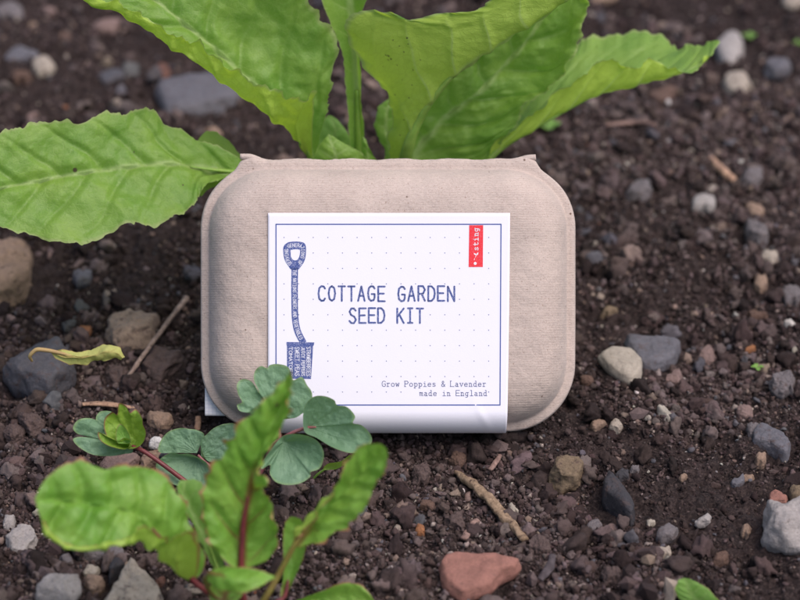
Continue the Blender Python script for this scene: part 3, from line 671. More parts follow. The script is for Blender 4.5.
# little leaves at the crown
blade('leaf', [[(300, 172, -50), (330, 176, -48), (372, 174, -50)], [(309, 161, -46), (335, 160, -42), (370, 163, -46)], [(315, 150, -44), (334, 150, -40), (362, 154, -44)], [(322, 141, -42), (331, 143, -40), (345, 143, -42)], [(328, 134, -41), (329, 134, -41), (331, 135, -41)]], 1, CHARD, beet, seed=7, nt=90, ns=60, nv=4, ruffle=.8, rf=5, jag=.9, quilt=.6)
blade('leaf', [[(322, 170, -80), (340, 172, -80), (356, 170, -80)], [(318, 145, -78), (336, 148, -76), (353, 150, -78)], [(321, 124, -76), (335, 128, -74), (349, 134, -76)], [(328, 115, -75), (332, 116, -75), (338, 120, -75)]], 1, SEEDP, beet, seed=8, nt=80, ns=50, nv=4, ruffle=.5, quilt=.5)
blade('leaf', [[(384, 170, -78), (390, 172, -78), (402, 172, -78)], [(384, 150, -76), (391, 150, -74), (402, 150, -76)], [(374, 128, -74), (386, 128, -72), (398, 130, -74)], [(378, 107, -72), (388, 108, -70), (398, 110, -72)], [(390, 98, -71), (392, 98, -71), (394, 99, -71)]], 1, CHARD, beet, seed=9, nt=80, ns=50, nv=4, ruffle=.8, rf=5, quilt=.6)
blade('leaf', [[(362, 172, -54), (368, 172, -52), (378, 172, -54)], [(361, 155, -52), (367, 155, -49), (375, 158, -50)], [(360, 143, -50), (365, 143, -47), (369, 148, -48)], [(361, 137, -48), (363, 137, -48), (366, 139, -48)]], 1, CHARD, beet, seed=10, nt=60, ns=40, nv=4, ruffle=1.0, rf=5, quilt=.5)
blade('leaf', [[(262, 180, -60), (262, 184, -58), (262, 188, -58)], [(243, 158, -54), (242, 166, -50), (238, 178, -46)], [(228, 139, -50), (224, 160, -46), (222, 182, -42)], [(212, 130, -46), (208, 160, -42), (208, 190, -38)], [(200, 137, -44), (198, 162, -40), (200, 196, -36)], [(190, 160, -42), (190, 165, -42), (192, 170, -42)]], 1, mat_leaf('beet_leaf_pale', (.24, .38, .07), (.20, .34, .05), (.26, .38, .05), (.3, .42, .12), .3, .5, .4), beet, seed=11, nt=100, ns=60, nv=5, ruffle=.8, quilt=.4)

# ---- beet seedling in front
pr = G(243, 640)
sd = thing('beet_seedling', 'young beet seedling with red midribs in front of the carton at lower left', 'plant', pr)
sb = pr+np.array([0, 0, .001]); sd_name[0] = sd.name
l1, _ = blade('leaf', [
    [(197, 574, 96), (188, 580, 94), (194, 580, 92), (202, 572, 92)],
    [(200, 548, 112), (172, 566, 102), (184, 566, 96), (206, 552, 95)],
    [(188, 530, 116), (158, 552, 106), (170, 548, 99), (192, 522, 96)],
    [(168, 543, 112), (147, 546, 108), (154, 530, 102), (184, 498, 98)],
    [(146, 524, 114), (136, 541, 110), (139, 516, 105), (170, 478, 100)],
    [(129, 536, 112), (122, 544, 112), (124, 508, 108), (152, 465, 102)],
    [(108, 541, 114), (106, 542, 114), (107, 504, 111), (130, 464, 105)],
    [(92, 546, 116), (90, 546, 116), (90, 502, 113), (109, 466, 107)],
    [(70, 545, 117), (68, 545, 117), (72, 500, 115), (88, 460, 110)],
    [(51, 532, 118), (50, 531, 118), (54, 499, 117), (65, 463, 113)],
    [(40, 515, 119), (40, 514, 119), (42, 498, 118), (46, 478, 116)],
    [(35, 499, 119), (35, 499, 119), (35, 498, 119), (36, 496, 118)]], 2, SEED, sd, ref='R', seed=21, nt=240, ns=110, nv=7, ruffle=1.9, rf=8, jag=1.4, quilt=2.4, slope=.6, red_to=.30, veinw=.8)
stalk(l1, [(222, 602, 86), (205, 590, 90), (190, 577, 93), (172, 551, 99), (152, 528, 103)], [1.8, 1.6, 1.4, 1.3, .9, .4], STR, sb)
l2, _ = blade('leaf', [
    [(236, 570, 96), (241, 572, 95), (248, 568, 95)],
    [(218, 554, 99), (242, 560, 96), (272, 558, 98)],
    [(206, 534, 102), (242, 540, 98), (281, 535, 102)],
    [(200, 506, 104), (244, 518, 101), (277, 512, 105)],
    [(204, 480, 107), (248, 496, 104), (266, 492, 107)],
    [(217, 456, 109), (252, 474, 107), (270, 482, 109)],
    [(228, 440, 111), (257, 458, 110), (257, 468, 111)],
    [(240, 421, 114), (265, 440, 113), (276, 440, 114)],
    [(258, 405, 116), (276, 417, 116), (288, 414, 117)],
    [(277, 386, 118), (285, 393, 119), (291, 392, 119)],
    [(291, 370, 120), (292, 370, 120), (293, 371, 120)]], 1, SEED, sd, seed=22, nt=300, ns=120, nv=6, ruffle=2.2, rf=6, jag=1.8, quilt=2.6, slope=.9, red_to=.62, veinw=1.1, spots=[(277, 405, 2.2), (292, 373, 3)])
stalk(l2, [(243, 604, 90), (241, 575, 94.5), (242, 540, 98.3), (244, 518, 101.2), (248, 497, 104)], [2.0, 1.7, 1.5, 1.2, .9, .4], STR, sb)
l3, _ = blade('leaf', [
    [(292, 543, 98), (295, 546, 97), (298, 547, 97)],
    [(299, 534, 100), (304, 532, 98), (316, 544, 100)],
    [(309, 520, 102), (318, 517, 100), (338, 533, 103)],
    [(323, 503, 105), (333, 504, 103), (356, 521, 106)],
    [(337, 482, 107), (347, 490, 106), (370, 506, 108)],
    [(348, 460, 110), (360, 476, 109), (373, 490, 110)],
    [(360, 446, 112), (370, 462, 111), (383, 478, 112)],
    [(377, 443, 113), (379, 451, 113), (388, 457, 113)],
    [(384, 446, 114), (385, 447, 114), (387, 450, 114)]], 1, SEED, sd, seed=23, nt=200, ns=90, nv=7, ruffle=1.6, rf=6, jag=1.4, quilt=1.8, slope=.8, red_to=.3)
stalk(l3, [(262, 604, 90), (280, 572, 93), (294, 546, 96.6), (306, 530, 98.4), (318, 517, 100.1)], [1.8, 1.6, 1.4, 1.2, .8, .4], STM, sb)
l4, _ = blade('leaf', [
    [(280, 596, 84), (284, 598, 84), (288, 592, 84)],
    [(284, 566, 84), (290, 574, 83), (297, 572, 84)],
    [(283, 545, 84), (293, 550, 83), (305, 552, 84)],
    [(284, 526, 84), (295, 530, 83), (306, 530, 84)],
    [(290, 517, 84), (294, 517, 84), (301, 519, 84)]], 1, SEED, sd, seed=24, nt=100, ns=60, nv=5, ruffle=.7, quilt=.5, red_to=.3)
stalk(l4, [(268, 608, 84), (284, 597, 84), (288, 580, 83.6)], [1.3, 1.1, .8, .4], STR, sb)
l5, _ = blade('leaf', [
    [(206, 578, 108), (208, 572, 110), (212, 570, 106)],
    [(214, 590, 112), (222, 574, 114), (226, 565, 107)],
    [(236, 594, 114), (238, 580, 116), (240, 566, 108)],
    [(256, 588, 114), (254, 578, 115), (256, 569, 109)],
    [(268, 582, 112), (270, 578, 112), (270, 574, 110)],
    [(275, 578, 111), (275, 577, 111), (275, 576, 111)]], 1, SEED, sd, seed=25, nt=120, ns=60, nv=5, ruffle=.8, quilt=.6, ref='R', red_to=.4)
stalk(l5, [(238, 606, 92), (214, 596, 98), (205, 580, 106), (213, 573, 110.6)], [1.3, 1.2, 1.0, .8, .4], STM, sb)
l6, _ = blade('leaf', [
    [(216, 572, 82), (220, 574, 82), (224, 572, 82)],
    [(207, 556, 82), (214, 556, 80), (222, 552, 82)],
    [(196, 532, 80), (203, 532, 78), (214, 526, 80)],
    [(184, 508, 78), (192, 510, 76), (208, 502, 78)],
    [(177, 488, 76), (184, 492, 75), (203, 484, 76)],
    [(180, 480, 74), (186, 480, 74), (194, 479, 74)]], 1, SEEDP, sd, seed=26, nt=120, ns=70, nv=6, ruffle=.6, quilt=.5)
stalk(l6, [(228, 600, 82), (219, 573, 81), (209, 545, 79)], [1.2, 1.1, .9, .3], STG, sb)
l8, _ = blade('leaf', [
    [(212, 604, 98), (222, 606, 98), (232, 606, 98)], [(208, 592, 99), (226, 594, 98), (244, 594, 98)], [(214, 578, 100), (230, 580, 99), (246, 578, 99)], [(226, 570, 100), (231, 570, 100), (238, 570, 100)]], 1, SEED, sd, seed=28, nt=80, ns=50, nv=4, ruffle=.8, quilt=.5, red_to=.9)
# low leaf of a second seedling at the bottom edge
sd_name[0] = '-'; pr2 = G(300, 622)
sd2 = thing('beet_seedling', 'small green seedling leaf at the bottom edge right of the red-ribbed seedling', 'plant', pr2)
l7, _ = blade('leaf', [
    [(296, 600, 100), (298, 604, 98), (300, 608, 98)], [(318, 592, 102), (318, 600, 100), (316, 612, 100)], [(337, 584, 104), (338, 598, 102), (334, 616, 102)], [(355, 583, 105), (356, 598, 104), (352, 618, 104)], [(368, 592, 106), (371, 604, 105), (368, 616, 105)], [(375, 602, 106), (376, 606, 106), (375, 612, 106)]], 1, SEED, sd2, seed=27, nt=120, ns=70, nv=6, ruffle=.8, quilt=.6, red_to=.1)
stalk(l7, [(288, 612, 94), (300, 604, 98.5), (320, 600, 100.3)], [1.4, 1.3, 1., .3], STG, pr2+np.array([0, 0, .001]))
pr3 = G(705, 622)
sd3 = thing('beet_seedling', 'single light green seedling leaf poking up at the bottom right edge', 'plant', pr3)
l9, _ = blade('leaf', [
    [(704, 612, 90), (712, 614, 90), (724, 610, 90)], [(681, 601, 93), (700, 604, 93), (720, 601, 93)], [(675, 589, 95), (690, 593, 95), (709, 589, 95)], [(678, 580, 96), (685, 578, 96), (695, 581, 96)]], 1, SEEDP, sd3, seed=29, nt=90, ns=60, nv=5, ruffle=.5, quilt=.5)
stalk(l9, [(710, 618, 89), (706, 608, 92)], [1.2, 1.1, .5], STG, pr3+np.array([0, 0, .001]))

# ---- columbine with rounded, lobed, blue-green leaves
def leaflet(name, hub, outline, mat, root, seed, cup=2.0, ripple=.6, depth=None, wave=.8, na=150, nr=44):
    """fan-shaped leaflet: outline traced round it, veins fan out from the hub. points are (px, py, mm)"""
    H = np.array(hub, float); O = np.array(outline, float)
    k = len(O); idx = np.arange(-2, k+3) % k
    B = catmull(O[idx], (k+4)*24)[48:-48]
    ii = np.linspace(0, len(B)-1, na+1).astype(int)[:-1]; B = B[ii]
    r = np.linspace(0, 1, nr)[:, None, None]
    Q = H+(B[None]-H)*r
    # closing cup: rim rises toward the viewer, pleats between the fan veins
    ang = np.arctan2(B[:, 1]-H[1], B[:, 0]-H[0]); rad = np.hypot(B[:, 0]-H[0], B[:, 1]-H[1])
    rr = np.linspace(0, 1, nr)[:, None]
    vp = ang[None]*7/math.pi*1.1+.25*np.sin(ang[None]*3+seed)*rr
    dv = np.abs(vp-np.round(vp))
    vein = np.exp(-(dv*rad[None]*rr/1.4)**2)*np.clip(1.1-rr, 0, 1)*np.clip(rr*6, 0, 1)
    q3 = np.stack([Q[..., 0], Q[..., 1], Q[..., 2]*0], -1)
    dz = cup*rr**2+wave*fbm3(q3/14, 1, 2, seed)*rr+ripple*.5*(np.abs(np.cos(vp*math.pi))-.6)*rr*(1-rr*.5)-.25*vein+.25*fbm3(q3/4, 1, 2, seed+4)
    Q = Q.copy(); Q[..., 2] += dz
    z = D-Q[..., 2]*MM
    V = CAM+Fw*z[..., None]+Rt*((Q[..., 0]-400)/FPX*z)[..., None]+Up*((300-Q[..., 1])/FPX*z)[..., None]
    F = grid_faces(nr, na, True)
    fn = V.reshape(-1, 3)[F]; n = np.cross(fn[:, 2]-fn[:, 0], fn[:, 3]-fn[:, 1])
    if (n@TOCAM).mean() < 0: F = F[:, ::-1]
    uv = np.stack([Q[..., 0]*.415*MM, Q[..., 1]*.415*MM, 0*dz+seed], -1)
    ed = np.broadcast_to(rr, dz.shape)
    return child(name, V.reshape(-1, 3), F, mat, root, attrs={'vein': vein.ravel()*.7, 'edge': ed.ravel(), 'uvm': uv.reshape(-1, 3)})
pc = G(240, 508)
aq = thing('columbine_plant', 'columbine with rounded blue-green lobed leaves against the carton lower left corner', 'plant', pc)
cb = pc+np.array([0, 0, .002])
def zz(L, d): return [(a, b, d) if len(q) == 0 else (a, b, q[0]) for a, b, *q in L]
leafA = leaflet('leaf', (279, 420, 44), zz([(262, 405), (250, 412), (240, 411), (237, 405), (242, 402), (238, 394), (237, 384), (243, 379), (252, 382), (258, 392), (259, 391), (254, 380), (255, 371), (261, 366), (267, 368), (270, 365), (278, 364), (288, 367), (292, 377), (294, 380), (302, 377), (307, 385), (312, 393), (311, 405), (303, 413), (290, 418)], 46), AQ, aq, 31, cup=1)
leafB = leaflet('leaf', (308, 427, 46), zz([(303, 418), (305, 406), (313, 397), (324, 396), (334, 400), (337, 405), (347, 407), (355, 416), (353, 423), (361, 425), (369, 432), (372, 441), (365, 449), (351, 453), (332, 447), (317, 438), (305, 432)], 54), AQ, aq, 32, cup=2)
leafC = leaflet('leaf', (284, 442, 48), zz([(283, 436, 47), (297, 434), (311, 437), (320, 444), (324, 455), (320, 468), (311, 472), (310, 477), (301, 483), (288, 485), (276, 482), (270, 474), (270, 465), (262, 469), (262, 463), (272, 448)], 56), AQ, aq, 33, cup=2)
tube_child('leaf_stalk', np.array([cb]+P3([(262, 470, 36), (272, 446, 42), (284, 438, 46)])), [1.0*MM, .9*MM, .7*MM, .6*MM], STP, aq, seg=10)
tube_child('leaf_stalk', np.array(P3([(279, 440, 44), (292, 433, 46), (306, 428, 46), (316, 427, 47.4)])), [.7*MM, .75*MM, .7*MM, .3*MM], STP, leafB, seg=10)
tube_child('leaf_stalk', np.array(P3([(280, 439, 44), (279, 428, 44), (279, 418, 43.5)])), [.7*MM, .6*MM, .4*MM], STP, leafA, seg=10)
hub = (198, 455, 24)
leaflet('leaf', (197, 453, 24), zz([(196, 450), (186, 452), (172, 453), (159, 452), (160, 442), (168, 432), (180, 428), (190, 429), (197, 430), (204, 434), (202, 441), (199, 448)], 22), AQ, aq, 34, cup=1.5)
leaflet('leaf', (201, 456, 25), zz([(201, 447), (202, 439), (207, 434), (214, 428), (224, 424), (236, 424), (242, 434), (238, 448), (224, 460), (208, 461)], 25), AQ, aq, 35, cup=1.5)
leaflet('leaf', (197, 458, 25), zz([(190, 454), (180, 454), (170, 453), (159, 460), (156, 468), (164, 479), (178, 486), (192, 488), (206, 487), (212, 476), (209, 466), (203, 460)], 29), AQ, aq, 36, cup=1.5)
tube_child('leaf_stalk', np.array([cb]+P3([(222, 478, 26), (206, 463, 25), (198, 455, 24.5)])), [1.0*MM, .9*MM, .7*MM, .5*MM], STP, aq, seg=10)
# young cupped leaf on its red stem
yl = leaflet('leaf', (133, 446, 30), zz([(133, 451), (124, 454), (112, 456), (94, 455, 34), (80, 448, 35), (73, 440, 36), (78, 437, 35), (90, 437, 33), (78, 434, 35), (73, 428, 36), (78, 420, 36), (88, 418, 34), (97, 421, 33), (97, 429, 32), (96, 417, 31), (102, 411, 30), (114, 413, 29), (120, 425, 28), (128, 434, 28)], 30), AQ, aq, 37, cup=1.0)
leaflet('leaf', (134, 446, 31), zz([(128, 449), (116, 445), (108, 438), (104, 428), (105, 418), (112, 412), (117, 414), (119, 403), (126, 406), (130, 412), (136, 409), (142, 417), (143, 424), (146, 432), (144, 441), (138, 447)], 35), AQY, aq, 38, cup=2, wave=2.2)
leaflet('leaf', (132, 446, 34), zz([(126, 449), (112, 447), (102, 442), (98, 436), (99, 432), (108, 437), (118, 441), (124, 438), (130, 441)], 40), AQY, aq, 39, cup=1)
leaflet('leaf', (126, 443, 38), zz([(118, 443), (116, 436), (117, 428), (121, 424), (127, 430), (130, 437), (130, 443)], 40), SEEDP, aq, 40, cup=.5)
tube_child('leaf_stalk', np.array([cb]+P3([(212, 500, 32), (189, 484, 32), (165, 466, 33), (145, 452, 33), (132, 446, 32)])), [1.2*MM, 1.1*MM, 1.0*MM, .95*MM, .9*MM, .7*MM], STR, aq, seg=12)
cr, _ = blade('leaf', [[(323, 469, 32), (324, 470, 32), (326, 470, 32)], [(329, 463, 34), (333, 467, 32), (334, 470, 31)], [(340, 461, 35), (341, 464, 33), (343, 466, 32)], [(350, 455, 36), (350, 455, 36), (351, 456, 36)]], 1, AQY, aq, seed=41, nt=60, ns=30, nv=3, ruffle=.2, quilt=.2)
tube_child('leaf_stalk', np.array(P3([(314, 478, 28), (318, 474, 30), (325, 469, 32)])), [.5*MM, .5*MM, .4*MM], STG, cr, seg=8)

# ---- tiny weed sprouts on the far soil
def sprout(label, px, py, s):
    p = G(px, py); r = thing('weed_sprout', label, 'sprout', p)
    for k in range(4):
        a = k*1.7+px; dx, dy = math.cos(a)*s, math.sin(a)*s
        A = p+np.array([0, 0, .002]); T = p+np.array([dx, dy, s*.9]); w = np.array([-dy, dx, 0])*.35; M = (A+T)/2+np.array([0, 0, s*.25])
        V = np.array([A, M-w, M, M+w, T, M-w*.8+(T-M)*.5, M+w*.8+(T-M)*.5]); F = np.array([[0, 1, 2], [0, 2, 3], [1, 5, 2], [2, 6, 3], [5, 4, 2], [2, 4, 6]])
        child('leaf', V, F, SEEDP, r, attrs={'vein': np.zeros(7), 'edge': np.zeros(7), 'uvm': V})
sprout('tiny green weed sprout on the soil at right near the orange-tan chip', 757, 372, .003)
sprout('small blurry weed sprout beyond the tip of the right leaf', 749, 42, .005)
sprout('blurry green sprout on the soil under the right leaf', 548, 134, .007)
sprout('faint green sprout at the upper right edge', 798, 48, .004)

# ---- withered yellow leaf on the slate
pw = G(60, 360)
wl = thing('withered_leaf', 'withered pale yellow leaf with curled stalk lying across the slate stone', 'leaf', pw)
wb, _ = blade('blade', [[(50, 350, 4), (50, 351, 5), (50, 352, 4)], [(62, 351, 3), (62, 356, 6), (63, 360, 3)], [(76, 352, 2), (77, 357, 6), (78, 362, 2)], [(92, 350, 1), (92, 356, 5), (92, 362, 1)], [(106, 344, 1), (106, 352, 6), (104, 361, 2)], [(118, 347, 2), (116, 353, 6), (113, 358, 3)], [(125, 357, 2), (123, 358, 4), (121, 360, 3)]], 1, DRYL, wl, seed=51, nt=120, ns=50, nv=5, ruffle=1.0, rf=5, quilt=.7)
tube_child('stalk', np.array(P3([(32, 361, 1), (30, 356, 4), (36, 350, 5), (44, 350, 5), (56, 352, 5), (72, 356, 4.5)])), [.5*MM, .8*MM, .9*MM, .9*MM, .8*MM, .4*MM], mat_stem('dry_stalk', (.30, .20, .09), (.42, .32, .13), .7), wl, seg=10)

# ---------------------------------------------------------------- the pulp carton
bxw = W(400, 432, 0)
box = thing('seed_kit_carton', 'grey-beige moulded pulp seed kit carton with white printed paper sleeve standing on the soil', 'carton', bxw)
box.rotation_euler = (math.radians(90)-TH, 0, 0)       # local x right, local y up the face, local z toward the viewer
bpy.context.view_layer.update()
def loc(px, py, z):     # local metres on the carton for a photo pixel at local height z (mm)
    k = (D-z*MM)/FPX
    y0 = (300-432)/FPX*D
    return np.array([(px-400)*k, (300-py)*k-y0, z*MM])
X0, X1, Y0, Y1 = loc(201, 0, 0)[0], loc(575, 0, 0)[0], loc(0, 431, 0)[1], loc(0, 161, 0)[1]
cx, cy = (X0+X1)/2, (Y0+Y1)/2; HA, HB = (X1-X0)/2, (Y1-Y0)/2
def rring(a, b, r, nc=40, nh=90, nw=60):
    pts = []
    r = max(r, .0005)
    for (sx, sy, a0) in ((1, 1, 0), (-1, 1, 90), (-1, -1, 180), (1, -1, 270)):
        ph = np.radians(a0+np.linspace(0, 90, nc, endpoint=False))
        pts.append(np.stack([sx*(a-r)+r*np.cos(ph), sy*(b-r)+r*np.sin(ph)], -1))
        e = pts[-1][-1]; 
        ph1 = math.radians(a0+90); st = np.array([sx*(a-r)+r*math.cos(ph1), sy*(b-r)+r*math.sin(ph1)])
        nx = {(1, 1): (-1, 1), (-1, 1): (-1, -1), (-1, -1): (1, -1), (1, -1): (1, 1)}[(sx, sy)]
        en = np.array([nx[0]*(a-r)+r*math.cos(ph1), nx[1]*(b-r)+r*math.sin(ph1)])
        n = nh if sy == nx[1] else nw
        pts.append(st+(en-st)*np.linspace(0, 1, n, endpoint=False)[:, None])
    return np.concatenate(pts)
def ears(P, w):
    """the two torn hinge corners that stand up from the top edge"""
    P = P.copy(); x, y = P[:, 0], P[:, 1]; top = y > HB*.55
    for s in (-1, 1):
        ex = s*(HA-.0168)
        t = (x-ex)*s            # positive toward the outer side
        k_ = np.clip((t+.0105)/.0075, 0, 1); bump_ = np.where(t > 0, np.exp(-(t/.0017)**2), k_*k_*(3-2*k_))*.0024
        y = y+np.where(top, bump_*w, 0)
        # flattened shoulder outside the ear
        y = y-np.where(top & (t > .002), .0004*w*np.exp(-((t-.0065)/.0045)**2), 0)
    P[:, 1] = y; return P
def shell(profile, rc, seed, earw=0.0):
    rings = []
    for ins, z in profile:
        r = rring(HA-ins*MM, HB-ins*MM, max(rc-ins*.75, 6)*MM)
        if earw: r = ears(r, earw*max(0, 1-ins/3.5))
        r3 = np.c_[r[:, 0]+cx, r[:, 1]+cy, np.full(len(r), z*MM)]
        rings.append(r3)
    return np.array(rings)
def pulpwob(V, a=.35):
    P = V.reshape(-1, 3); n = fbm3(P, 28, 2, 61)*a+fbm3(P, 120, 2, 62)*.10*a+.03*fbm3(P, 500, 2, 64)
    P = P.copy(); P[:, 2] += n*MM; P[:, 0] += noise3(P*40, 65)*.2*a*MM; P[:, 1] += noise3(P*40+5, 66)*.2*a*MM
    return P
def mat_pulp():
    m = NT('moulded_pulp'); co = m.obj()
    c = m.ramp(m.noise(45, 5, .6), (.3, srgb(163, 150, 141)), (.7, srgb(183, 169, 159)))
    fi = m.n('ShaderNodeMapping', i_Vector=co, i_Scale=(.45, 1.6, 1.))
    c = m.mix(m.ramp(m.noise(1500, 4, .75, co=fi.outputs[0]), (.35, .0), (.75, .7)), c, srgb(205, 188, 179))
    c = m.mix(m.ramp(m.noise(2300, 2, .6), (.58, 0.), (.70, .55)), c, srgb(128, 102, 90))
    sp = m.ramp(m.vor(150), (.055, 1.), (.085, 0.)); sel = m.ramp(m.noise(140, 1), (.52, 0.), (.56, .9))
    c = m.mix(m.math('MULTIPLY', sp, sel), c, srgb(92, 72, 60))
    sp = m.ramp(m.vor(420), (.08, .8), (.13, 0.)); sel = m.ramp(m.noise(310, 1), (.5, 0.), (.54, .8))
    c = m.mix(m.math('MULTIPLY', sp, sel), c, srgb(120, 94, 80))
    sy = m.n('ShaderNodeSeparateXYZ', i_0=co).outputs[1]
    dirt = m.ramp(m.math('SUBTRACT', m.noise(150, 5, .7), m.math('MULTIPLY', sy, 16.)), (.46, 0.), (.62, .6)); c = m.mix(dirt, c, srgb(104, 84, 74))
    wv = m.n('ShaderNodeTexWave', wave_type='BANDS', bands_direction='Y', i_Scale=320.0, i_Distortion=1.2, i_Detail=2.0, i_Vector=co)
    wv.inputs['Detail Scale'].default_value = 1.5
    wf = wv.outputs['Fac']
    pn = m.ramp(m.noise(30, 2), (.35, .25), (.65, 1.))
    c = m.mix(m.math('MULTIPLY', m.math('MULTIPLY', wf, pn), .11), c, srgb(140, 118, 108))
    n = m.bump(m.noise(55, 4, .6), .5, .004); n = m.bump(m.math('MULTIPLY', wf, pn), .3, .00018, n)
    n = m.bump(m.noise(1300, 5, .7), .5, .0004, n)
    return m.done(m.bsdf(c, .92, .12, n, Sheen_Weight=.15))
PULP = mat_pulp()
prof_lid = [(-.2, -1.0), (0, -.4), (.1, .2), (.5, .8), (1.6, 1.1), (3.3, 1.4), (3.9, 2.8), (4.9, 6.4), (6.8, 10.6), (9.5, 14.0), (13, 16.5), (17.5, 18.1), (22, 18.8), (29, 19.0), (38, 19.0), (47, 19.0)]
def build_shell(name, prof, rc, earw, sgn=1, wob=.35):
    R = shell(prof, rc, 1, earw); R = catmull(R, len(prof)*7)
    V = pulpwob(R, wob) if wob else R.reshape(-1, 3); V[:, 2] *= 1
    n, m_ = R.shape[0], R.shape[1]
    F = grid_faces(n, m_, True)
    c = V[-m_:].mean(0); V = np.concatenate([V, [c]]); ci = len(V)-1
    j = np.arange(m_)+(n-1)*m_; k = (np.arange(m_)+1) % m_+(n-1)*m_
    tri = np.concatenate([F[:, [0, 1, 2]], F[:, [0, 2, 3]], np.stack([j, k, np.full(m_, ci)], -1)])
    if sgn < 0: tri = tri[:, ::-1]
    me = mesh_np(name, V, tri, PULP); o = link(name, me, box)
    s = o.modifiers.new('thickness', 'SOLIDIFY'); s.thickness = .0011; s.offset = -1
    return o
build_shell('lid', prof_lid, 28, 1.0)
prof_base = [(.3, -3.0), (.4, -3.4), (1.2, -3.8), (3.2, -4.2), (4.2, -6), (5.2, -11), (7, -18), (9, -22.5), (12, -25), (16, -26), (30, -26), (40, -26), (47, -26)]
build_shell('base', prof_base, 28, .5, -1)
# folded hinge running along the top edge between the two corners
hx = HA-.0168
hp = [np.array([cx+x, cy+HB-.0004+.0003*math.sin(x*300)+(.0021*min(1, max(0, abs(x)/hx-.84)/.12)), -.0014]) for x in np.linspace(-hx-.0006, hx+.0006, 34)]
V, F, caps = tube(np.array(hp), [1.3*MM]*3, n=160, seg=14, rough=.10, seed=71, flat=1.0)
link('hinge', mesh_np('hinge', V, np.concatenate([F[:, [0, 1, 2]], F[:, [0, 2, 3]], caps[:, :3]]), PULP), box)

# ---------------------------------------------------------------- paper sleeve
def mat_paper(name, col):
    m = NT(name); c = m.mix(m.math('MULTIPLY', m.noise(1800, 3, .7), .16), col, tuple(x*.86 for x in col))
    return m.done(m.bsdf(c, .75, .2, m.bump(m.noise(1600, 4, .7), .25, .0002)))
def mat_ink(name, col, worn=.25):
    m = NT(name); c = m.mix(m.ramp(m.noise(2600, 3, .75), (.5, 0.), (.72, worn*1.6)), col, srgb(214, 214, 236))
    return m.done(m.bsdf(c, .7, .2))
PAPER = mat_paper('white_paper', (.765, .758, .83)); INK = mat_ink('navy_ink', srgb(62, 80, 138), .45); INKF = mat_ink('grey_blue_ink', srgb(92, 98, 140), .1); RED = mat_ink('red_ink', srgb(222, 52, 60), .12); WHT = mat_paper('white_print', (.78, .78, .84)); INKL = mat_ink('navy_line', srgb(66, 86, 150), .05)
ZF = 19.7   # mm, sleeve face height
lt = loc(268, 213, ZF); rb_ = loc(510, 213, ZF)
yb = loc(0, 404, ZF)[1]
# path of the sleeve: down the face, round the bottom, up the back
bot = Y0-.0004; YA = yb-.003
ph_ = np.radians(np.linspace(0, 90, 40))
path = [(y, ZF) for y in np.linspace(lt[1], YA, 60, endpoint=False)]+[(YA-math.sin(a)*(YA-bot), 6.5+(ZF-6.5)*math.cos(a)) for a in ph_]
path += [(bot, 4), (bot, 0), (bot, -4), (bot+.0003, -9), (bot+.001, -14), (bot+.003, -20), (bot+.006, -24), (bot+.011, -26.4), (bot+.018, -27), (bot+.03, -27.2), (bot+.05, -27.2), (bot+.08, -27.2)]
PA = np.array(path)*np.array([1, MM])
def zface(y):
    q = np.clip((YA-np.asarray(y, float))/(YA-bot), 0, 1); return (6.5+(ZF-6.5)*np.sqrt(1-q*q))*MM
nx = 120
xsn = np.linspace(0, 1, nx)
Vv = np.zeros((len(PA), nx, 3))
rightx = np.array([loc(510, 0, ZF)[0]]*len(PA)); leftx = np.full(len(PA), lt[0])
fall = np.clip((lt[1]-PA[:, 0])/(lt[1]-bot), 0, 1); rightx = rightx-fall**1.5*.0012
Vv[..., 0] = leftx[:, None]+(rightx-leftx)[:, None]*xsn; Vv[..., 1] = PA[:, 0][:, None]; Vv[..., 2] = PA[:, 1][:, None]
def drape(x, y):   # the paper bows and creases by fractions of a millimetre
    p = np.stack([np.asarray(x, float), np.asarray(y, float), np.zeros_like(np.asarray(x, float))], -1)
    dd = .10*fbm3(p, 26, 2, 75)
    kx, ky = loc(483, 418, ZF)[:2]
    r = (p[..., 0]-kx)+.5*(p[..., 1]-ky); dd = dd+.28*np.exp(-(r/.0016)**2)*np.exp(-((p[..., 1]-ky)/.006)**2)
    return dd*MM
Vv[..., 2] += drape(Vv[..., 0], Vv[..., 1])
Fs = grid_faces(len(PA), nx)
sl = link('paper_sleeve', mesh_np('paper_sleeve', Vv.reshape(-1, 3), Fs[:, ::-1], PAPER), box)
so = sl.modifiers.new('thickness', 'SOLIDIFY'); so.thickness = .00025; so.offset = -1
fcn = sl.data.polygons[5].normal
if fcn.z < 0:
    sl.data.flip_normals()

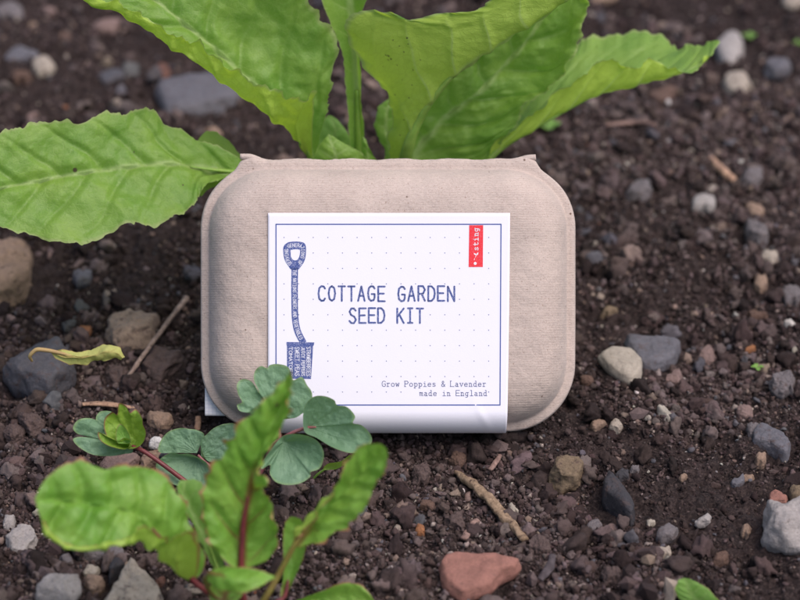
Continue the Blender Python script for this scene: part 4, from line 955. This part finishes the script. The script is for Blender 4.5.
def subdiv_tri(V, T, L=.0025):
    """split long triangles so that printed areas follow the paper"""
    V = [np.array(v) for v in V]; out = []; st = [tuple(t) for t in T]; cache = {}
    def midp(a, b):
        k = (min(a, b), max(a, b))
        if k not in cache: V.append((V[a]+V[b])/2); cache[k] = len(V)-1
        return cache[k]
    while st:
        a, b, c = st.pop(); e = [np.linalg.norm(V[a]-V[b]), np.linalg.norm(V[b]-V[c]), np.linalg.norm(V[c]-V[a])]
        if max(e) < L: out.append((a, b, c)); continue
        i = int(np.argmax(e))
        if i == 0: m = midp(a, b); st += [(a, m, c), (m, b, c)]
        elif i == 1: m = midp(b, c); st += [(a, b, m), (a, m, c)]
        else: m = midp(c, a); st += [(a, b, m), (m, b, c)]
    return V, out
class Print:
    def __init__(s): s.V = []; s.T = []
    def poly(s, pts, holes=()):
        loops = [[Vector((x, y, 0)) for x, y in pts]]+[[Vector((x, y, 0)) for x, y in h] for h in holes]
        fl = [v for l in loops for v in l]; n = len(s.V)
        s.V += [(v.x, v.y) for v in fl]; s.T += [tuple(n+i for i in t) for t in tessellate_polygon(loops)]
    def line(s, pts, w):
        """round-jointed pen stroke"""
        pts = [np.array(p, float) for p in pts]
        for a, b in zip(pts, pts[1:]):
            d = b-a; l = np.hypot(*d)
            if l < 1e-9: continue
            n = np.array([-d[1], d[0]])/l*w/2; k = len(s.V)
            s.V += [tuple(a+n), tuple(b+n), tuple(b-n), tuple(a-n)]; s.T += [(k, k+1, k+2), (k, k+2, k+3)]
        for p in pts: s.dot(p, w/2, 8)
    def dot(s, p, r, n=10):
        k = len(s.V); s.V += [(p[0]+r*math.cos(2*math.pi*i/n), p[1]+r*math.sin(2*math.pi*i/n)) for i in range(n)]
        s.T += [(k, k+i, k+i+1) for i in range(1, n-1)]
    def build(s, name, mat, parent, lift, L=.003):
        V = [loc(x, y, ZF)[:2] for x, y in s.V]
        V, T = subdiv_tri([np.array([v[0], v[1], 0]) for v in V], s.T, L); V = np.array(V)
        V[:, 2] = zface(V[:, 1])+drape(V[:, 0], V[:, 1])+lift*MM
        T = np.array(T); n = np.cross(V[T[:, 1]]-V[T[:, 0]], V[T[:, 2]]-V[T[:, 0]])[:, 2]
        T[n < 0] = T[n < 0][:, ::-1]
        return link(name, mesh_np(name, V, T, mat, smooth=False), parent)
# stroke letters on a unit cell, y up
FONT = {
 'A': [[(0, 0), (.5, 1), (1, 0)], [(.17, .35), (.83, .35)]], 'B': [[(0, 0), (0, 1), (.7, 1), (.95, .78), (.7, .52), (0, .52)], [(.7, .52), (1, .27), (.7, 0), (0, 0)]],
 'C': [[(1, .84), (.8, .98), (.45, 1), (.12, .86), (0, .5), (.12, .14), (.45, 0), (.8, .02), (1, .16)]],
 'D': [[(0, 0), (0, 1), (.5, 1), (.88, .82), (1, .5), (.88, .18), (.5, 0), (0, 0)]],
 'E': [[(1, 1), (0, 1), (0, 0), (1, 0)], [(0, .52), (.85, .52)]], 'F': [[(1, 1), (0, 1), (0, 0)], [(0, .52), (.85, .52)]],
 'G': [[(1, .84), (.8, .98), (.45, 1), (.12, .86), (0, .5), (.12, .14), (.45, 0), (.85, .04), (1, .2), (1, .46), (.55, .46)]],
 'H': [[(0, 0), (0, 1)], [(1, 0), (1, 1)], [(0, .5), (1, .5)]], 'I': [[(.5, 0), (.5, 1)], [(.15, 1), (.85, 1)], [(.15, 0), (.85, 0)]],
 'J': [[(1, 1), (1, .2), (.7, 0), (.3, 0), (0, .2)]], 'K': [[(0, 0), (0, 1)], [(1, 1), (.05, .45)], [(.3, .6), (1, 0)]], 'L': [[(0, 1), (0, 0), (1, 0)]],
 'M': [[(0, 0), (0, 1), (.5, .4), (1, 1), (1, 0)]], 'N': [[(0, 0), (0, 1), (1, 0), (1, 1)]],
 'O': [[(.5, 1), (.15, .88), (0, .5), (.15, .12), (.5, 0), (.85, .12), (1, .5), (.85, .88), (.5, 1)]],
 'P': [[(0, 0), (0, 1), (.7, 1), (1, .75), (.7, .48), (0, .48)]], 'R': [[(0, 0), (0, 1), (.7, 1), (1, .75), (.7, .48), (0, .48)], [(.5, .48), (1, 0)]],
 'S': [[(.95, .85), (.7, 1), (.3, 1), (.03, .78), (.25, .56), (.75, .44), (1, .22), (.7, 0), (.3, 0), (0, .14)]],
 'T': [[(0, 1), (1, 1)], [(.5, 1), (.5, 0)]], 'U': [[(0, 1), (0, .2), (.3, 0), (.7, 0), (1, .2), (1, 1)]], 'V': [[(0, 1), (.5, 0), (1, 1)]],
 'W': [[(0, 1), (.25, 0), (.5, .7), (.75, 0), (1, 1)]], 'Y': [[(0, 1), (.5, .5), (1, 1)], [(.5, .5), (.5, 0)]], ' ': [],
 '&': [[(1, 0), (.2, .75), (.3, .98), (.6, .98), (.7, .75), (.05, .3), (.2, 0), (.6, 0), (1, .4)]],
 # typewriter lower case with slabs (x height .64)
 'a': [[(.15, .58), (.45, .64), (.72, .52), (.72, 0), (.95, 0)], [(.72, .36), (.3, .36), (.08, .2), (.25, 0), (.5, 0), (.72, .16)]],
 'd': [[(.5, 1), (.75, 1), (.75, 0), (.98, 0)], [(.75, .5), (.45, .64), (.12, .5), (.05, .3), (.15, .08), (.45, 0), (.75, .14)]],
 'e': [[(.08, .33), (.9, .33), (.8, .58), (.5, .64), (.15, .52), (.06, .3), (.18, .06), (.5, 0), (.88, .08)]],
 'g': [[(.95, .62), (.75, .62), (.75, -.1), (.5, -.28), (.15, -.26)], [(.75, .5), (.42, .64), (.08, .46), (.1, .16), (.42, .02), (.75, .16)]],
 'i': [[(.2, .62), (.52, .62), (.52, 0)], [(.12, 0), (.92, 0)], [(.5, .86), (.5, .9)]], 'l': [[(.2, 1), (.52, 1), (.52, 0)], [(.12, 0), (.92, 0)]],
 'm': [[(0, .62), (.12, .62), (.12, 0)], [(.12, .5), (.32, .64), (.5, .52), (.5, 0)], [(.5, .5), (.72, .64), (.88, .5), (.88, 0), (1, 0)]],
 'n': [[(.05, .62), (.22, .62), (.22, 0)], [(.05, 0), (.4, 0)], [(.22, .48), (.5, .64), (.78, .52), (.78, 0)], [(.62, 0), (.98, 0)]],
 'o': [[(.5, .64), (.15, .52), (.05, .32), (.15, .1), (.5, 0), (.85, .1), (.95, .32), (.85, .52), (.5, .64)]],
 'p': [[(.02, .62), (.22, .62), (.22, -.28)], [(.02, -.28), (.45, -.28)], [(.22, .48), (.55, .64), (.88, .5), (.95, .3), (.85, .1), (.55, 0), (.22, .14)]],
 'r': [[(.08, .62), (.32, .62), (.32, 0)], [(.08, 0), (.65, 0)], [(.32, .42), (.55, .62), (.8, .64), (.92, .55)]],
 's': [[(.85, .54), (.5, .64), (.18, .54), (.25, .36), (.75, .28), (.88, .12), (.5, 0), (.12, .08)]],
 't': [[(.35, .9), (.35, .12), (.55, 0), (.9, .08)], [(.08, .62), (.85, .62)]],
 'v': [[(.08, .62), (.5, 0), (.92, .62)], [(0, .62), (.28, .62)], [(.72, .62), (1, .62)]],
 'w': [[(.05, .62), (.25, 0), (.5, .5), (.75, 0), (.95, .62)], [(0, .62), (.22, .62)], [(.78, .62), (1, .62)]]}
def slab(ch):   # capitals of the small typewriter line get feet
    L = [list(s) for s in FONT[ch]]
    if ch in 'PL': L.append([(-.12, 0), (.3, 0)]); L.append([(-.12, 1), (.3, 1)])
    return L
def write(pr, text, x, y, w, h, adv, lw, ang=0, slabs=False, wob=0):
    """x, y = left end of the baseline in photo pixels; ang rotates the line (degrees, clockwise on screen)"""
    ca, sa = math.cos(math.radians(ang)), math.sin(math.radians(ang))
    for i, ch in enumerate(text):
        jx, jy = random.uniform(-wob, wob), random.uniform(-wob, wob)
        for st in (slab(ch) if slabs else FONT[ch]):
            pts = []
            for u, v in st:
                a = i*adv+u*w+jx; b = -v*h+jy
                pts.append((x+a*ca-b*sa, y+a*sa+b*ca))
            pr.line(pts, lw)
bd = Print()
for a, b in (((276, 224.3), (501, 224.3)), ((501, 224.3), (500, 405)), ((500, 405), (276, 405)), ((276, 405), (276, 224.3))): bd.line([a, b], 1.15)
bd.build('printed_border', INKL, sl, .05)
dots = Print()
for r in range(11):
    for c in range(15):
        x, y = 284+c*14.62, 237.5+r*15.45
        if 466 < x < 486 and y < 270: continue
        if 282 < x < 316 and (342 < y < 380): continue
        if 282 < x < 308 and 240 < y < 271: continue
        if 318 < x < 458 and 284 < y < 303 or 348 < x < 426 and 306 < y < 325: continue
        if r == 10 and 414 < x < 484 or (r == 9 and False): continue
        dots.dot((x, y), .55, 8)
dots.build('printed_dots', INKF, sl, .05)
ti = Print()
write(ti, 'COTTAGE GARDEN', 318.6, 301, 6.5, 14.6, 9.95, 1.9, wob=.3)
write(ti, 'SEED KIT', 349.6, 323, 6.5, 14.6, 9.55, 1.9, wob=.3)
ti.build('title_lettering', INK, sl, .06)
sm = Print()
write(sm, 'Grow Poppies & Lavender', 382, 386.5, 3.5, 5.4, 4.57, .62, slabs=True)
write(sm, 'made in England', 419.5, 395.8, 3.5, 5.4, 4.57, .62, slabs=True)
sm.build('small_lettering', INKF, sl, .06)
# red tag
tg = Print(); tg.poly([(469.2, 225.2), (483.2, 225.2), (482.8, 267), (468.6, 267)]); tgo = tg.build('red_tag', RED, sl, .09)
tw = Print()
write(tw, 'sting', 478.2, 250.5, 3.6, 5.2, 4.75, .75, ang=-90)
tw.dot((475.2, 263.4), 1.5, 12); tw.line([(474.2, 260), (474.6, 258.4)], .5); tw.line([(475.2, 257.2), (476, 256)], .5)
tw.poly([(476.2, 255.6), (474, 254.4), (473.8, 253), (476, 253.8)]); tw.poly([(476.2, 255.8), (476.8, 253.6), (478.2, 252), (478.2, 254.2)])
tw.build('tag_lettering', WHT, sl, .15)
# spade emblem
sp = Print()
outer = catmull(np.array([(288, 242.2), (295, 241.4), (303, 242.4), (305.8, 246), (305.9, 254), (304.4, 261), (300.5, 267), (298, 269.5), (291.4, 269.5), (288.5, 266), (284.8, 260), (283.4, 253), (283.8, 246), (288, 242.2)]), 60)[:-1]
inner = catmull(np.array([(290.6, 250), (295, 249.2), (299.8, 250), (299.4, 256), (297.2, 259.8), (293.4, 260), (291, 256.4), (290.6, 250)]), 40)[:-1]
sp.poly([tuple(p) for p in outer], [[tuple(p) for p in inner]])
shc = catmull(np.array([(294.8, 268), (294.6, 285), (294.7, 302), (295.2, 318), (297.6, 331), (303.5, 343)]), 50)
tn = np.gradient(shc, axis=0); tn /= np.hypot(*tn.T)[:, None]; nn = np.stack([-tn[:, 1], tn[:, 0]], -1)
sp.poly([tuple(p) for p in np.concatenate([shc+nn*3.3, (shc-nn*3.3)[::-1]])])
sp.poly([(286.6, 342), (314.3, 342.4), (313.9, 345), (313.2, 346), (311, 379), (287, 378.6), (287, 346), (286.4, 344.6)])
sp.build('spade_emblem', INK, sl, .08)
sw = Print()
def write_on(pr, text, curve, w, h, lw, off=0, span=None):
    curve = np.asarray(curve); L = np.r_[0, np.cumsum(np.hypot(*np.diff(curve, axis=0).T))]; tot = L[-1]; adv = tot/len(text)
    for i, ch in enumerate(text):
        s = (i+.5)*adv; p = np.array([np.interp(s, L, curve[:, 0]), np.interp(s, L, curve[:, 1])]); q = np.array([np.interp(s+.3, L, curve[:, 0]), np.interp(s+.3, L, curve[:, 1])])
        t = (q-p)/max(np.hypot(*(q-p)), 1e-6); u = np.array([t[1], -t[0]])
        for st in FONT[ch]: pr.line([tuple(p+t*(a-.5)*w+u*(b-.5)*h) for a, b in st], lw)
hl = catmull(np.array([(291, 265), (287.6, 260), (286.6, 253), (287, 247.5), (290, 245.6), (295, 245.2), (300, 245.6), (302.8, 248), (302.8, 255), (301.4, 260.5), (298.6, 265)]), 60)
write_on(sw, 'SERVING GENERATIONS OF', hl, 1.7, 3.4, .42)
write_on(sw, 'THE NATIONS FLOWERS AND VEGETABLES', shc[1:-3], 1.5, 3.4, .4)
for tx, x, w, h in (('TOMATOES', 289, 3.6, 3.3), ('SWEET PEAS', 295.2, 2.7, 4.0), ('JUICY PEPPERS', 301.6, 2.0, 3.2), ('STRAWBERRIES', 306.6, 2.2, 3.8)):
    write(sw, tx, x, 347, w*.85, h, 29.5/len(tx), .5, ang=90)
sw.build('spade_lettering', WHT, sl, .12)

# white squared paper tucked behind the carton
pp = NT('squared_paper'); co = pp.obj()
br = pp.n('ShaderNodeTexBrick', i_Vector=co, i_Scale=620.0, offset=0.0); br.inputs['Color1'].default_value = (.8, .8, .84, 1); br.inputs['Color2'].default_value = (.8, .8, .84, 1); br.inputs['Mortar'].default_value = (.58, .6, .72, 1)
br.inputs['Mortar Size'].default_value = .06; br.inputs['Brick Width'].default_value = 1.; br.inputs['Row Height'].default_value = 1.
PG = pp.done(pp.bsdf(br.outputs[0], .75, .2))
c0, c1, c2, c3 = W(205, 388, -4.6), W(205, 415.5, -4.6), W(236, 416, -4.6), W(236, 388, -4.6)
gr = np.array([[(c0*(1-u)+c3*u)*(1-v)+(c1*(1-u)+c2*u)*v for u in np.linspace(0, 1, 30)] for v in np.linspace(0, 1, 12)])
Mi = Matrix.Translation(Vector(c1)) @ Matrix.Rotation(math.radians(90)-TH, 4, 'X')
lf = bpy.data.objects.new('paper_leaflet', None)
Vl = gr.reshape(-1, 3); Mn = np.array(Mi.inverted()); Vl = Vl@Mn[:3, :3].T+Mn[:3, 3]
bpy.data.objects.remove(lf)
lf = link('paper_leaflet', mesh_np('paper_leaflet', Vl, grid_faces(12, 30), PG)); lf.matrix_world = Mi
lm = lf.modifiers.new('thickness', 'SOLIDIFY'); lm.thickness = .0003
tag(lf, 'corner of white squared paper showing behind the lower left of the carton', 'paper')

# ---------------------------------------------------------------- light, sky, camera
SUN_EL, SUN_AZ = 63, 122      # azimuth measured from +Y (behind the carton) toward +X
w = bpy.data.worlds.new('World'); scene.world = w; w.use_nodes = True; nt = w.node_tree; nt.nodes.clear()
sky = nt.nodes.new('ShaderNodeTexSky'); sky.sky_type = 'NISHITA'; sky.sun_disc = False
sky.sun_elevation = math.radians(SUN_EL); sky.sun_rotation = math.radians(SUN_AZ); sky.dust_density = 4.0; sky.air_density = 1.0; sky.ozone_density = 1.0
bg = nt.nodes.new('ShaderNodeBackground'); bg.inputs[1].default_value = .10
wo = nt.nodes.new('ShaderNodeOutputWorld'); nt.links.new(sky.outputs[0], bg.inputs[0]); nt.links.new(bg.outputs[0], wo.inputs[0])
sl_ = bpy.data.lights.new('sun', 'SUN'); sl_.energy = 1.35; sl_.angle = math.radians(55); sl_.color = (1.0, .90, .90)
so_ = bpy.data.objects.new('sun', sl_); COL.objects.link(so_)
az, el = math.radians(SUN_AZ), math.radians(SUN_EL)
dirv = Vector((math.sin(az)*math.cos(el), math.cos(az)*math.cos(el), math.sin(el)))
so_.rotation_euler = dirv.to_track_quat('Z', 'Y').to_euler(); so_.location = dirv*3
cam = bpy.data.cameras.new('camera'); co_ = bpy.data.objects.new('camera', cam); COL.objects.link(co_)
cam.sensor_width = 36; cam.lens = FPX/800*36; cam.clip_start = .02; cam.clip_end = 50
co_.location = CAM; co_.rotation_euler = (math.radians(90)-TH, 0, 0)
cam.dof.use_dof = True; cam.dof.focus_distance = D-.020; cam.dof.aperture_fstop = 8.0
scene.camera = co_
scene.view_settings.view_transform = 'Standard'; scene.view_settings.look = 'None'; scene.view_settings.gamma = 1; scene.view_settings.use_curve_mapping = False
scene.view_settings.exposure = 0.84
scene.cycles.max_bounces = 8; scene.cycles.use_denoising = True
